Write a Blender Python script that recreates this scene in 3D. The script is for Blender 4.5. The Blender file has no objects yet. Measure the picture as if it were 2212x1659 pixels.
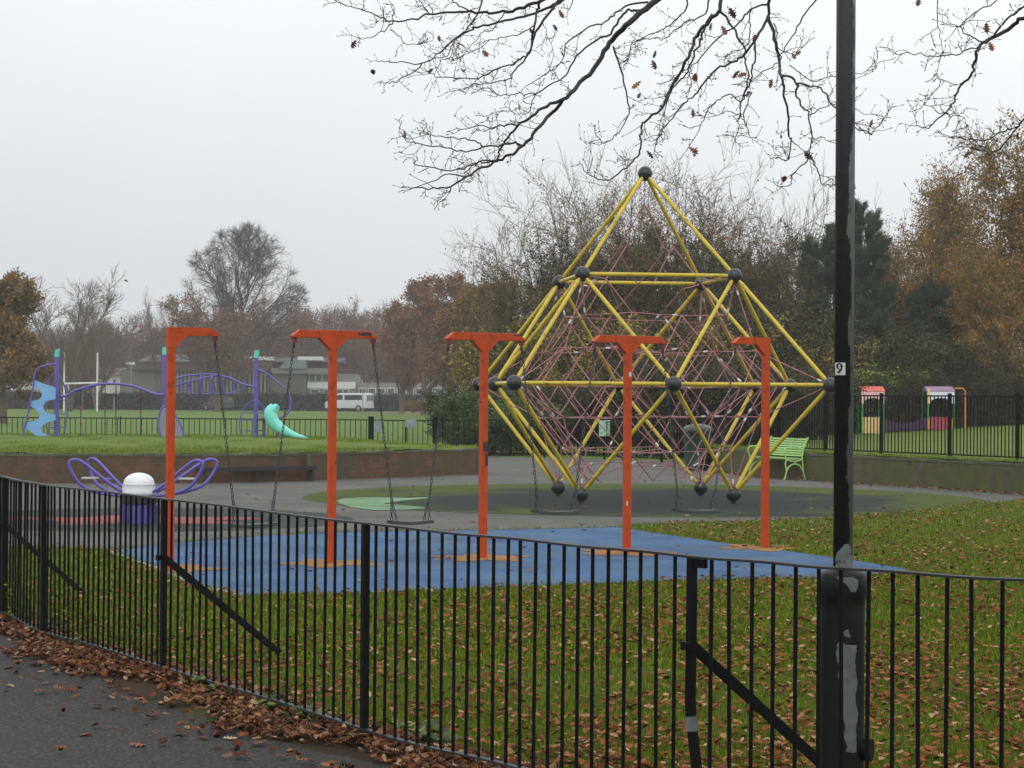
import bpy, math, random
import numpy as np
from mathutils import Vector, Matrix
R = math.radians
PI = math.pi
random.seed(7)
S = bpy.context.scene
COL = S.collection

# ------------------------------------------------------------------ camera model (metres, camera at x=0 y=0, looking along +y)
EYE = 1.65
F = 4582.0            # focal length for a picture 2212 wide
PITCH = 0.006
ROLL = 0.0065
def at(u, v, D):
    """world point at distance D (along y) seen at photo position u,v (2212 x 1659)"""
    a, b = u - 1106, v - 829.5
    x0 = a*math.cos(ROLL) + b*math.sin(ROLL)
    y0 = -a*math.sin(ROLL) + b*math.cos(ROLL)
    return Vector((x0/F*D, D, EYE - (y0 - F*PITCH)/F*D))
def gnd(u, v, z=0.0):
    p = at(u, v, 1.0)
    k = (EYE - z)/(EYE - p.z)
    return Vector((p.x*k, k, z))

cam = bpy.data.cameras.new('camera'); co = bpy.data.objects.new('camera', cam); COL.objects.link(co)
cam.sensor_width = 36; cam.lens = F/2212*36; cam.clip_end = 3000; cam.clip_start = .1
r0 = Vector((1, 0, 0)); f0 = Vector((0, math.cos(PITCH), math.sin(PITCH))); u0 = Vector((0, -math.sin(PITCH), math.cos(PITCH)))
rt = math.cos(ROLL)*r0 + math.sin(ROLL)*u0; up = math.cos(ROLL)*u0 - math.sin(ROLL)*r0
co.matrix_world = Matrix(((rt.x, up.x, -f0.x, 0), (rt.y, up.y, -f0.y, 0), (rt.z, up.z, -f0.z, EYE), (0, 0, 0, 1)))
S.camera = co

# ------------------------------------------------------------------ materials
def nt_new(name):
    m = bpy.data.materials.new(name); m.use_nodes = True
    n = m.node_tree.nodes; l = m.node_tree.links
    b = n['Principled BSDF']
    return m, n, l, b
def rgb(c): return (c[0], c[1], c[2], 1)
def noise(n, l, vec, scale, detail=4, rough=.55, dist=0):
    t = n.new('ShaderNodeTexNoise'); t.inputs['Scale'].default_value = scale; t.inputs['Detail'].default_value = detail
    t.inputs['Roughness'].default_value = rough; t.inputs['Distortion'].default_value = dist
    if vec: l.new(vec, t.inputs['Vector'])
    return t
def ramp(n, l, fac, stops, interp='LINEAR'):
    r = n.new('ShaderNodeValToRGB'); e = r.color_ramp.elements; r.color_ramp.interpolation = interp
    while len(e) < len(stops): e.new(0.5)
    for i, (p, c) in enumerate(stops):
        e[i].position = p; e[i].color = rgb(c) if len(c) == 3 else c
    l.new(fac, r.inputs['Fac'])
    return r
def mixc(n, l, fac, a, b, blend='MIX'):
    m = n.new('ShaderNodeMix'); m.data_type = 'RGBA'; m.blend_type = blend
    for s, v in ((0, fac), (6, a), (7, b)):
        if hasattr(v, 'is_output') or isinstance(v, bpy.types.NodeSocket): l.new(v, m.inputs[s])
        elif isinstance(v, (int, float)): m.inputs[s].default_value = v
        else: m.inputs[s].default_value = rgb(v)
    return m.outputs[2]
def gt(n, l, a, thr, soft=.03):
    r = n.new('ShaderNodeMapRange'); r.inputs[1].default_value = thr - soft; r.inputs[2].default_value = thr + soft
    l.new(a, r.inputs[0]); return r.outputs[0]
def bump(n, l, b, h, strength, dist):
    q = n.new('ShaderNodeBump'); q.inputs['Strength'].default_value = strength; q.inputs['Distance'].default_value = dist
    l.new(h, q.inputs['Height']); l.new(q.outputs[0], b.inputs['Normal'])
def M(name, c, rough=.5, var=.15, scale=6, bmp=0, bscale=80, bdist=.003, metal=0, dirt=None, dirt_amt=.5, dscale=4, spec=.5, chips=None):
    m, n, l, b = nt_new(name)
    tc = n.new('ShaderNodeTexCoord').outputs['Object']
    t = noise(n, l, tc, scale, 6)
    lo = [x*(1 - var) for x in c]; hi = [min(1, x*(1 + var)) for x in c]
    col = ramp(n, l, t.outputs[0], [(.3, lo), (.7, hi)]).outputs[0]
    if dirt:
        d = noise(n, l, tc, dscale, 8, .65, .6)
        col = mixc(n, l, gt(n, l, d.outputs[0], 1 - dirt_amt, .06), col, dirt)
    l.new(col, b.inputs['Base Color'])
    if chips:
        cn = noise(n, l, tc, 26, 6, .7, .4); cb = noise(n, l, tc, 2.2, 3, .6)
        sm_ = n.new('ShaderNodeMath'); sm_.operation = 'MULTIPLY_ADD'; sm_.inputs[1].default_value = .6; l.new(cb.outputs[0], sm_.inputs[0]); l.new(cn.outputs[0], sm_.inputs[2])
        col = mixc(n, l, gt(n, l, sm_.outputs[0], .955, .012), col, chips)
    l.new(col, b.inputs['Base Color'])
    rr = n.new('ShaderNodeMapRange'); rr.inputs[3].default_value = max(0, rough - .1); rr.inputs[4].default_value = min(1, rough + .12)
    l.new(t.outputs[0], rr.inputs[0]); l.new(rr.outputs[0], b.inputs['Roughness'])
    b.inputs['Metallic'].default_value = metal
    b.inputs['Specular IOR Level'].default_value = spec
    if bmp:
        h = noise(n, l, tc, bscale, 4); bump(n, l, b, h.outputs[0], bmp, bdist)
    return m
def leafmat(name, stops, rough=.6, spec=.3):
    m, n, l, b = nt_new(name)
    a = n.new('ShaderNodeAttribute'); a.attribute_name = 'rnd'
    r = ramp(n, l, a.outputs['Fac'], stops)
    l.new(r.outputs[0], b.inputs['Base Color']); b.inputs['Roughness'].default_value = rough
    b.inputs['Specular IOR Level'].default_value = spec
    return m

# ------------------------------------------------------------------ mesh helpers
ORG = {}
def tag(o, label=None, cat=None, group=None, kind=None):
    if label: o['label'] = label
    if cat: o['category'] = cat
    if group: o['group'] = group
    if kind: o['kind'] = kind
    return o
def thing(name, loc, label, cat, group=None, rz=0):
    o = bpy.data.objects.new(name, None); COL.objects.link(o); o.empty_display_size = .2
    o.location = loc; o.rotation_euler = (0, 0, rz)
    ORG[o.name] = Vector(loc)
    return tag(o, label, cat, group)
def npmesh(name, V, Fc, rnd=None, smooth=False):
    """V (N,3), Fc list of (M,k) arrays"""
    me = bpy.data.meshes.new(name)
    V = np.asarray(V, dtype=np.float32)
    me.vertices.add(len(V)); me.vertices.foreach_set('co', V.ravel())
    if not isinstance(Fc, list): Fc = [Fc]
    Fc = [np.asarray(f, dtype=np.int32) for f in Fc if len(f)]
    loops = np.concatenate([f.ravel() for f in Fc]); tot = np.concatenate([np.full(len(f), f.shape[1], dtype=np.int32) for f in Fc])
    me.loops.add(len(loops)); me.loops.foreach_set('vertex_index', loops)
    me.polygons.add(len(tot)); st = np.concatenate([[0], np.cumsum(tot)[:-1]]).astype(np.int32)
    me.polygons.foreach_set('loop_start', st); me.polygons.foreach_set('loop_total', tot)
    if smooth: me.polygons.foreach_set('use_smooth', np.ones(len(tot), dtype=bool))
    if rnd is not None:
        a = me.attributes.new('rnd', 'FLOAT', 'POINT'); a.data.foreach_set('value', np.asarray(rnd, dtype=np.float32))
    me.update(calc_edges=True); me.validate()
    return me
def link(name, me, mat, parent=None):
    o = bpy.data.objects.new(name, me); COL.objects.link(o)
    if mat is not None:
        me.materials.clear(); me.materials.append(mat)
    if parent is not None:
        o.parent = parent; ORG[o.name] = ORG.get(parent.name, Vector((0, 0, 0)))
    return o
class MB:
    def __init__(s): s.v = []; s.f = []
    def add(s, vs, fs):
        k = len(s.v); s.v += [tuple(p) for p in vs]; s.f += [tuple(i + k for i in f) for f in fs]; return s
    def box(s, c, size, rz=0, M3=None, bev=0):
        hx, hy, hz = [q/2 for q in size]; c = Vector(c)
        rot = M3 if M3 is not None else Matrix.Rotation(rz, 3, 'Z')
        if bev:
            b = bev; pr = [(-hx + b, -hy), (hx - b, -hy), (hx, -hy + b), (hx, hy - b), (hx - b, hy), (-hx + b, hy), (-hx, hy - b), (-hx, -hy + b)]
            vs = [c + rot @ Vector((x, y, z)) for z in (-hz, hz) for x, y in pr]
            fs = [tuple(range(7, -1, -1)), tuple(range(8, 16))] + [(i, (i + 1) % 8, 8 + (i + 1) % 8, 8 + i) for i in range(8)]
            return s.add(vs, fs)
        vs = [c + rot @ Vector((x, y, z)) for x in (-hx, hx) for y in (-hy, hy) for z in (-hz, hz)]
        return s.add(vs, [(0, 1, 3, 2), (4, 6, 7, 5), (0, 4, 5, 1), (2, 3, 7, 6), (0, 2, 6, 4), (1, 5, 7, 3)])
    def tube(s, path, r, n=8, closed=False, caps=True):
        path = [Vector(p) for p in path]; N = len(path)
        if not hasattr(r, '__len__'): r = [r]*N
        rings = []; prev = None
        for i, p in enumerate(path):
            if closed: d = path[(i + 1) % N] - path[i - 1]
            else: d = path[min(i + 1, N - 1)] - path[max(i - 1, 0)]
            if d.length < 1e-9: d = Vector((0, 0, 1))
            d.normalize()
            if prev is None:
                a = Vector((0, 0, 1)) if abs(d.z) < .9 else Vector((1, 0, 0))
                x = d.cross(a).normalized()
            else:
                x = (prev - d*prev.dot(d)).normalized()
            prev = x; y = d.cross(x)
            rings.append([p + (x*math.cos(2*PI*k/n) + y*math.sin(2*PI*k/n))*r[i] for k in range(n)])
        vs = [q for rg in rings for q in rg]; fs = []
        m = N if closed else N - 1
        for i in range(m):
            a = i*n; b = ((i + 1) % N)*n
            for k in range(n): fs.append((a + k, a + (k + 1) % n, b + (k + 1) % n, b + k))
        if caps and not closed:
            fs.append(tuple(range(n - 1, -1, -1))); fs.append(tuple((N - 1)*n + k for k in range(n)))
        return s.add(vs, fs)
    def lathe(s, prof, c=(0, 0, 0), n=20, rz=0):
        c = Vector(c); vs = []; fs = []
        for (r, z) in prof:
            for k in range(n): vs.append(c + Vector((r*math.cos(2*PI*k/n + rz), r*math.sin(2*PI*k/n + rz), z)))
        for i in range(len(prof) - 1):
            for k in range(n): fs.append((i*n + k, i*n + (k + 1) % n, (i + 1)*n + (k + 1) % n, (i + 1)*n + k))
        fs.append(tuple(range(n - 1, -1, -1))); fs.append(tuple((len(prof) - 1)*n + k for k in range(n)))
        return s.add(vs, fs)
    def sphere(s, c, r, n=20, m=12, sz=1):
        prof = [(r*math.sin(PI*(i + .02)/(m + .04)), -r*sz*math.cos(PI*(i + .02)/(m + .04))) for i in range(m + 1)]
        return s.lathe(prof, c, n)
    def prism(s, poly, dvec):
        """poly: list of 3D points in a plane, extruded by dvec"""
        n = len(poly); dvec = Vector(dvec); poly = [Vector(p) for p in poly]
        vs = poly + [p + dvec for p in poly]
        fs = [tuple(range(n - 1, -1, -1)), tuple(range(n, 2*n))] + [(i, (i + 1) % n, n + (i + 1) % n, n + i) for i in range(n)]
        return s.add(vs, fs)
    def build(s, name, mat, parent=None, local=False, smooth=False, label=None, bevel=0):
        og = Vector((0, 0, 0)) if (parent is None or local) else ORG[parent.name]
        me = bpy.data.meshes.new(name)
        me.from_pydata([tuple(Vector(p) - og) for p in s.v], [], s.f)
        if smooth: me.polygons.foreach_set('use_smooth', [True]*len(me.polygons))
        me.update()
        o = link(name, me, mat, parent)
        if smooth == 'auto':
            md = o.modifiers.new('es', 'EDGE_SPLIT'); md.split_angle = R(40)
        if bevel:
            md = o.modifiers.new('bv', 'BEVEL'); md.width = bevel; md.segments = 2; md.limit_method = 'ANGLE'
        if label: o['label'] = label
        return o
def poly_sheet(name, pts, z, mat, parent=None, kind='structure', jit=0, sub=1):
    P = []
    n = len(pts)
    for i in range(n):
        a, b = Vector(pts[i]), Vector(pts[(i + 1) % n])
        for k in range(sub):
            q = a.lerp(b, k/sub)
            if jit and k: q = q + Vector((random.uniform(-jit, jit), random.uniform(-jit, jit), 0))
            P.append((q.x, q.y, z))
    mb = MB(); mb.add(P, [tuple(range(len(P)))])
    o = mb.build(name, mat, parent)
    if kind: o['kind'] = kind
    return o
def copy_tree(o, parent=None):
    c = o.copy(); COL.objects.link(c)
    if parent: c.parent = parent
    for ch in list(o.children): copy_tree(ch, c)
    return c
def smooth_path(pts, k=6):
    P = [Vector(p) for p in pts]; out = []
    for i in range(len(P) - 1):
        p0 = P[max(i - 1, 0)]; p1 = P[i]; p2 = P[i + 1]; p3 = P[min(i + 2, len(P) - 1)]
        for j in range(k):
            t = j/k
            out.append(.5*((2*p1) + (-p0 + p2)*t + (2*p0 - 5*p1 + 4*p2 - p3)*t*t + (-p0 + 3*p1 - 3*p2 + p3)*t**3))
    out.append(P[-1]); return out

# ------------------------------------------------------------------ tree growth (numpy)
def norm(a): return a/np.maximum(np.linalg.norm(a, axis=-1, keepdims=True), 1e-9)
def tubes(P, Rr, n):
    """P (B,K,3) polylines, Rr (B,K) radii -> verts, quads"""
    B, K, _ = P.shape
    d = np.empty_like(P); d[:, 1:-1] = P[:, 2:] - P[:, :-2]; d[:, 0] = P[:, 1] - P[:, 0]; d[:, -1] = P[:, -1] - P[:, -2]
    d = norm(d)
    m = norm(P[:, -1] - P[:, 0])
    ref = np.where(np.abs(m[:, 2:3]) < .8, np.array([[0., 0, 1]]), np.array([[1., 0, 0]]))[:, None, :]
    x = norm(np.cross(d, np.broadcast_to(ref, d.shape))); y = np.cross(d, x)
    a = np.arange(n)*2*PI/n
    V = P[:, :, None, :] + Rr[:, :, None, None]*(x[:, :, None, :]*np.cos(a)[None, None, :, None] + y[:, :, None, :]*np.sin(a)[None, None, :, None])
    idx = np.arange(B*K*n).reshape(B, K, n)
    nx = np.roll(idx, -1, axis=2)
    Q = np.stack([idx[:, :-1], nx[:, :-1], nx[:, 1:], idx[:, 1:]], axis=-1).reshape(-1, 4)
    return V.reshape(-1, 3), Q
def grow(rng, P, Rd, levels):
    out = [(P, Rd)]
    for lv in levels:
        B, K, _ = P.shape; n = lv['n']; N = B*n; k = lv.get('k', 5)
        t = lv.get('t0', .25) + (lv.get('t1', 1.) - lv.get('t0', .25))*((np.arange(n)[None, :] + rng.random((B, n)))/n)
        t = t.ravel(); par = np.repeat(np.arange(B), n)
        s = t*(K - 1); i = np.minimum(s.astype(int), K - 2); fr = (s - i)[:, None]
        pos = P[par, i]*(1 - fr) + P[par, i + 1]*fr
        rad = Rd[par, i]*(1 - fr[:, 0]) + Rd[par, i + 1]*fr[:, 0]
        tan = norm(P[par, i + 1] - P[par, i])
        rv = rng.normal(size=(N, 3))
        if 'flat' in lv: rv[:, 2] *= lv['flat']
        perp = norm(rv - tan*np.sum(rv*tan, 1, keepdims=True))
        ang = np.radians(lv['ang'] + rng.normal(size=N)*lv.get('av', 10))[:, None]
        d = norm(tan*np.cos(ang) + perp*np.sin(ang))
        L = lv['len']*(1 - lv.get('taper', .5)*t)*rng.uniform(.65, 1.25, N)
        if 'bulge' in lv: L *= .35 + .65*np.sin(PI*np.clip((t - lv.get('t0', .25))/(1 - lv.get('t0', .25)), .0, 1)**.8*.9 + .2)
        if 'env' in lv:
            cz, rx, rz = lv['env']; dd = norm(d + np.array([0, 0, lv.get('up', .05)*2.5])); sc3 = np.array([rx, rx, rz]); p0 = (pos - np.array([0, 0, cz]))/sc3; q0 = dd/sc3
            A = (q0*q0).sum(1); B_ = (p0*q0).sum(1); C_ = (p0*p0).sum(1) - 1; dist = np.maximum(.15, (-B_ + np.sqrt(np.maximum(B_*B_ - A*C_, 0)))/A)*rng.uniform(.82, 1.06, N)
            L = dist if lv.get('full') else np.minimum(L, dist)
        pts = [pos]; w = lv.get('wig', .18); upb = lv.get('up', .05)
        for j in range(k):
            d = norm(d + rng.normal(size=(N, 3))*w + np.array([0, 0, upb]))
            pts.append(pts[-1] + d*(L/k)[:, None])
        P2 = np.stack(pts, 1)
        r1 = np.minimum(rad*lv.get('rr', .6), lv.get('rmax', 9)); rmin = lv.get('rmin', .006)
        tt = np.linspace(0, 1, k + 1)[None, :]
        R2 = np.maximum(r1[:, None]*(1 - .75*tt), rmin*(1 - .4*tt))
        out.append((P2, R2)); P, Rd = P2, R2
    return out
def branch_mesh(name, levels, sides):
    VV = []; QQ = []; o = 0
    for (P, Rd), n in zip(levels, sides):
        v, q = tubes(P, Rd, n); VV.append(v); QQ.append(q + o); o += len(v)
    return npmesh(name, np.concatenate(VV), np.concatenate(QQ), smooth=True)
def leaf_cloud(rng, lvl, count, size, jit=.05, droop=0, aspect=.6):
    P, _ = lvl; B, K, _ = P.shape
    b = rng.integers(0, B, count); t = rng.random(count)*(K - 1.001); i = t.astype(int); f = (t - i)[:, None]
    c = P[b, i]*(1 - f) + P[b, i + 1]*f + rng.normal(size=(count, 3))*jit
    a = norm(rng.normal(size=(count, 3)) + np.array([0, 0, -droop])); q = norm(np.cross(a, rng.normal(size=(count, 3))))
    s = size*rng.uniform(.6, 1.3, count)[:, None]
    V = np.stack([c, c + a*s*.5 + q*s*aspect*.5, c + a*s, c + a*s*.5 - q*s*aspect*.5], 1)
    rn = (rng.random(count)*.55 + (np.sin(c[:, 0]*1.3 + c[:, 2]*1.9)*.5 + .5)*.25 + (b*7919 % 101)/101*.2)
    Fq = np.arange(count*4).reshape(count, 4)
    return V.reshape(-1, 3), Fq, np.repeat(rn, 4)
def trunk_line(rng, H, lean=(0, 0), k=8, wig=.02, base=(0, 0)):
    t = np.linspace(0, 1, k + 1)
    p = np.stack([base[0] + lean[0]*t**1.3*H, base[1] + lean[1]*t**1.3*H, H*t - .1*(t == 0)], 1)
    p[1:, :2] += rng.normal(size=(k, 2))*wig*H*t[1:, None]
    return p

# ------------------------------------------------------------------ world & light
w = bpy.data.worlds.new('World'); S.world = w; w.use_nodes = True
n, l = w.node_tree.nodes, w.node_tree.links
bg = n['Background']
sky = n.new('ShaderNodeTexSky'); sky.sky_type = 'NISHITA'; sky.sun_disc = False; sky.sun_elevation = R(42); sky.sun_rotation = R(160)
sky.air_density = 2; sky.dust_density = 6
hs = n.new('ShaderNodeHueSaturation'); hs.inputs['Saturation'].default_value = .12; l.new(sky.outputs[0], hs.inputs['Color'])
tc = n.new('ShaderNodeTexCoord'); sp = n.new('ShaderNodeSeparateXYZ'); l.new(tc.outputs['Generated'], sp.inputs[0])
# overcast cloud deck: about three times as bright overhead as at the horizon
el = ramp(n, l, sp.outputs['Z'], [(0.0, (7.9, 8.2, 8.45)), (.18, (10.7, 11.1, 11.3)), (.5, (12.3, 12.6, 12.7)), (1.0, (14.4, 14.6, 14.7))])
ns = noise(n, l, tc.outputs['Generated'], 2.2, 4)
cl = ramp(n, l, ns.outputs[0], [(.3, (.93, .935, .945)), (.7, (1.05, 1.05, 1.045))])
az = ramp(n, l, sp.outputs['X'], [(0, (.93, .935, .95)), (.25, (1.05, 1.05, 1.05)), (1, (1.1, 1.1, 1.1))])
mu = mixc(n, l, 1.0, el.outputs[0], cl.outputs[0], 'MULTIPLY')
mapx = n.new('ShaderNodeMapRange'); mapx.inputs[1].default_value = -.25; mapx.inputs[2].default_value = .25; l.new(sp.outputs['X'], mapx.inputs[0])
az = ramp(n, l, mapx.outputs[0], [(0, (.94, .94, .95)), (1, (1.06, 1.06, 1.055))])
mu = mixc(n, l, 1.0, mu, az.outputs[0], 'MULTIPLY')
mx = mixc(n, l, .93, hs.outputs[0], mu)
l.new(mx, bg.inputs['Color']); bg.inputs['Strength'].default_value = .1
sun = bpy.data.lights.new('sun', 'SUN'); sun.energy = .6; sun.angle = R(25); sun.color = (1, .97, .93)
so = bpy.data.objects.new('sun', sun); COL.objects.link(so); so.rotation_euler = (R(48), 0, R(-20))
S.view_settings.view_transform = 'Standard'; S.view_settings.look = 'None'; S.view_settings.exposure = 0; S.view_settings.gamma = 1
S.render.engine = 'CYCLES'

# ------------------------------------------------------------------ material set
black_paint = M('black_paint', (.004, .005, .0055), .6, .25, 14, .25, 120, .001, dirt=(.014, .016, .015), dirt_amt=.33, dscale=30, spec=.09)
rail_top = M('worn_rail_paint', (.022, .023, .025), .5, .5, 18, .3, 120, .001, spec=.3)
orange = M('orange_paint', (.49, .058, .005), .5, .12, 5, .1, 90, .0008, dirt=(.30, .04, .008), dirt_amt=.4, dscale=9, chips=(.07, .025, .015), spec=.3)
bare = M('dark_bare_metal', (.035, .022, .025), .6, .3, 20)
chain_m = M('galvanised_chain', (.055, .065, .07), .42, .3, 40, metal=.5)
rubber_blk = M('black_rubber', (.016, .019, .022), .5, .2, 15, .2, 200)
yellow = M('yellow_paint', (.56, .42, .028), .4, .1, 3, dirt=(.40, .28, .025), dirt_amt=.4, dscale=6, chips=(.16, .10, .03))
ballm = M('slate_ball', (.016, .021, .026), .33, .3, 8, .2, 60, .002, dirt=(.035, .042, .045), dirt_amt=.35, dscale=14)
ropem = M('faded_red_rope', (.36, .16, .165), .8, .3, 9, .5, 300, .002)
white_al = M('white_ferrule', (.6, .62, .64), .35, .1, 9)
purple = M('purple_paint', (.115, .095, .40), .35, .12, 4)
turq = M('turquoise_plastic', (.10, .60, .49), .35, .08, 4)
sky_bl = M('light_blue_panel', (.19, .40, .72), .4, .08, 3)
grey_panel = M('grey_panel', (.22, .23, .30), .5, .1, 3)
bench_g = M('light_green_paint', (.33, .56, .17), .42, .12, 5, dirt=(.2, .36, .1), dirt_amt=.4, dscale=12)
bin_g = M('dark_green_plastic', (.012, .055, .042), .4, .15, 6)
steel_dome = M('pale_dome', (.72, .74, .76), .3, .08, 6, dirt=(.5, .5, .5), dirt_amt=.35, dscale=7)
white_paint = M('white_paint', (.75, .75, .73), .45, .06, 3)
bark_d = M('dark_bark', (.045, .034, .032), .85, .3, 12, .5, 40, .01)
bark_g = M('grey_brown_bark', (.12, .085, .055), .85, .35, 8, .5, 40, .01)
bark_moss = M('mossy_bark', (.10, .115, .035), .85, .4, 4, .5, 40, .01, dirt=(.1, .08, .06), dirt_amt=.5, dscale=2)
bark_twig = M('twig_bark', (.020, .014, .018), .7, .3, 30, .3, 200, .001)
red_leaf = leafmat('brown_red_leaves', [(0, (.035, .013, .007)), (.35, (.14, .038, .012)), (.62, (.22, .08, .028)), (.87, (.28, .14, .062)), (1, (.46, .33, .2))], .6, .25)
lawn_leaf = leafmat('lawn_leaves', [(0, (.05, .018, .008)), (.3, (.18, .055, .016)), (.65, (.28, .10, .035)), (.88, (.33, .17, .08)), (1, (.48, .33, .2))], .7, .1)
brown_leaf = leafmat('oak_leaves', [(0, (.07, .03, .02)), (.6, (.16, .06, .03)), (1, (.24, .14, .06))])
orange_leaf = leafmat('orange_leaves', [(0, (.08, .07, .018)), (.35, (.21, .14, .025)), (.7, (.34, .155, .03)), (1, (.48, .27, .04))])
olive_leaf = leafmat('olive_brown_leaves', [(0, (.07, .06, .018)), (.5, (.19, .11, .028)), (1, (.34, .18, .04))])
rust_leaf = leafmat('rusty_leaves', [(0, (.09, .05, .028)), (.5, (.20, .085, .038)), (1, (.30, .14, .06))])
yel_leaf = leafmat('yellow_leaves', [(0, (.07, .075, .02)), (.45, (.17, .14, .025)), (1, (.50, .33, .035))])
grn_leaf = leafmat('green_leaves', [(0, (.025, .05, .015)), (.5, (.055, .10, .02)), (1, (.13, .2, .05))])
lime_leaf = leafmat('lime_leaves', [(0, (.10, .16, .02)), (.5, (.2, .29, .04)), (1, (.34, .42, .08))])
pine_leaf = leafmat('pine_needles', [(0, (.018, .036, .018)), (.5, (.042, .075, .036)), (1, (.10, .15, .08))])
hedge_leaf = leafmat('hedge_leaves', [(0, (.008, .018, .01)), (.6, (.022, .042, .02)), (1, (.05, .07, .03))])
dark_leaf = leafmat('undergrowth_leaves', [(0, (.012, .016, .006)), (.5, (.04, .042, .012)), (1, (.14, .11, .025))])

def grass_mat(name, cols, wear=None, fine=60, leaf=False):
    m, n, l, b = nt_new(name)
    tc = n.new('ShaderNodeTexCoord').outputs['Object']
    a = noise(n, l, tc, .5, 5, .6); f = noise(n, l, tc, fine, 4, .7); g = noise(n, l, tc, 4, 5, .65)
    c = ramp(n, l, a.outputs[0], [(.35, cols[0]), (.65, cols[1])]).outputs[0]
    c = mixc(n, l, gt(n, l, g.outputs[0], .56, .12), c, cols[2])
    c = mixc(n, l, 1.0, c, ramp(n, l, f.outputs[0], [(.3, (.45, .45, .45)), (.7, (1.45, 1.45, 1.45))]).outputs[0], 'MULTIPLY')
    l.new(c, b.inputs['Base Color']); b.inputs['Roughness'].default_value = .85; b.inputs['Specular IOR Level'].default_value = .15
    bump(n, l, b, f.outputs[0], .8, .03)
    return m
lawn_m = grass_mat('lawn_turf', [(.055, .10, .010), (.075, .125, .014), (.11, .12, .02)])
field_m = grass_mat('field_turf', [(.095, .165, .022), (.08, .155, .02), (.125, .165, .03)], fine=3)
terr_m = grass_mat('terrace_turf', [(.085, .155, .014), (.12, .18, .02), (.18, .185, .05)], fine=30)

def asphalt_mat(name, base, stones, green=None, scale=1., rough=.75, gthr=.6):
    m, n, l, b = nt_new(name)
    tc = n.new('ShaderNodeTexCoord').outputs['Object']
    f = noise(n, l, tc, 130*scale, 3, .7); g = noise(n, l, tc, .8, 6, .6); h = noise(n, l, tc, 9, 5, .6)
    c = ramp(n, l, f.outputs[0], [(.38, [x*.5 for x in base]), (.52, base), (.64, stones)]).outputs[0]
    c = mixc(n, l, 1., c, ramp(n, l, g.outputs[0], [(.3, (.62, .63, .65)), (.7, (1.25, 1.24, 1.2))]).outputs[0], 'MULTIPLY')
    c = mixc(n, l, 1., c, ramp(n, l, h.outputs[0], [(.3, (.85, .85, .85)), (.7, (1.12, 1.12, 1.12))]).outputs[0], 'MULTIPLY')
    if green:
        q = noise(n, l, tc, .9, 8, .7, .4)
        c = mixc(n, l, gt(n, l, q.outputs[0], gthr, .08), c, green)
    l.new(c, b.inputs['Base Color'])
    rr = n.new('ShaderNodeMapRange'); rr.inputs[3].default_value = rough - .2; rr.inputs[4].default_value = rough + .1
    l.new(g.outputs[0], rr.inputs[0]); l.new(rr.outputs[0], b.inputs['Roughness'])
    bump(n, l, b, f.outputs[0], .6, .006); b.inputs['Specular IOR Level'].default_value = .15
    return m
path_m = asphalt_mat('wet_shaded_asphalt', (.023, .0215, .0195), (.08, .075, .068), rough=.7, scale=.38)  # wet asphalt; overhead tree shade is also darkened into its base colour
play_m = asphalt_mat('playground_asphalt', (.115, .112, .105), (.18, .178, .17), (.105, .11, .06), gthr=.62, rough=.8)
soil_m = asphalt_mat('leafy_soil', (.035, .022, .013), (.09, .05, .025), (.05, .075, .015), rough=.9)
blue_m = asphalt_mat('blue_rubber', (.06, .13, .27), (.10, .19, .36), (.085, .15, .20), gthr=.57, rough=.85)
or_m = asphalt_mat('orange_rubber', (.34, .165, .05), (.42, .23, .09), (.24, .18, .07), gthr=.64, rough=.85)
dark_rub = asphalt_mat('charcoal_rubber', (.036, .044, .047), (.06, .068, .07), (.045, .055, .04), rough=.85)
red_rub = asphalt_mat('pink_red_rubber', (.30, .085, .08), (.42, .16, .15), (.2, .1, .09), rough=.85)
mint_rub = asphalt_mat('mint_rubber', (.17, .30, .17), (.26, .40, .26), (.12, .19, .08), gthr=.6, rough=.85)

# circular safety surface: charcoal rubber with moss growing inwards from the rim
m, n, l, b = nt_new('mossy_rubber'); moss_rub = m
tc = n.new('ShaderNodeTexCoord').outputs['Object']
ln = n.new('ShaderNodeVectorMath'); ln.operation = 'LENGTH'; l.new(tc, ln.inputs[0])
q = noise(n, l, tc, .6, 9, .72, .5); ad = n.new('ShaderNodeMath'); ad.operation = 'MULTIPLY_ADD'; ad.inputs[1].default_value = .085; l.new(ln.outputs['Value'], ad.inputs[0]); l.new(q.outputs[0], ad.inputs[2])
sy = n.new('ShaderNodeSeparateXYZ'); l.new(tc, sy.inputs[0]); ad2 = n.new('ShaderNodeMath'); ad2.operation = 'MULTIPLY_ADD'; ad2.inputs[1].default_value = .022; l.new(sy.outputs['Y'], ad2.inputs[0]); l.new(ad.outputs[0], ad2.inputs[2]); ad = ad2
f = noise(n, l, tc, 90, 3, .7)
base = ramp(n, l, f.outputs[0], [(.35, (.014, .019, .019)), (.7, (.032, .040, .038))]).outputs[0]
ms = ramp(n, l, f.outputs[0], [(.35, (.035, .055, .006)), (.7, (.085, .115, .014))]).outputs[0]
base = mixc(n, l, gt(n, l, ad.outputs[0], .85, .06), base, ms)
l.new(base, b.inputs['Base Color']); b.inputs['Roughness'].default_value = .9; b.inputs['Specular IOR Level'].default_value = .15; bump(n, l, b, f.outputs[0], .4, .006)

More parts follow.
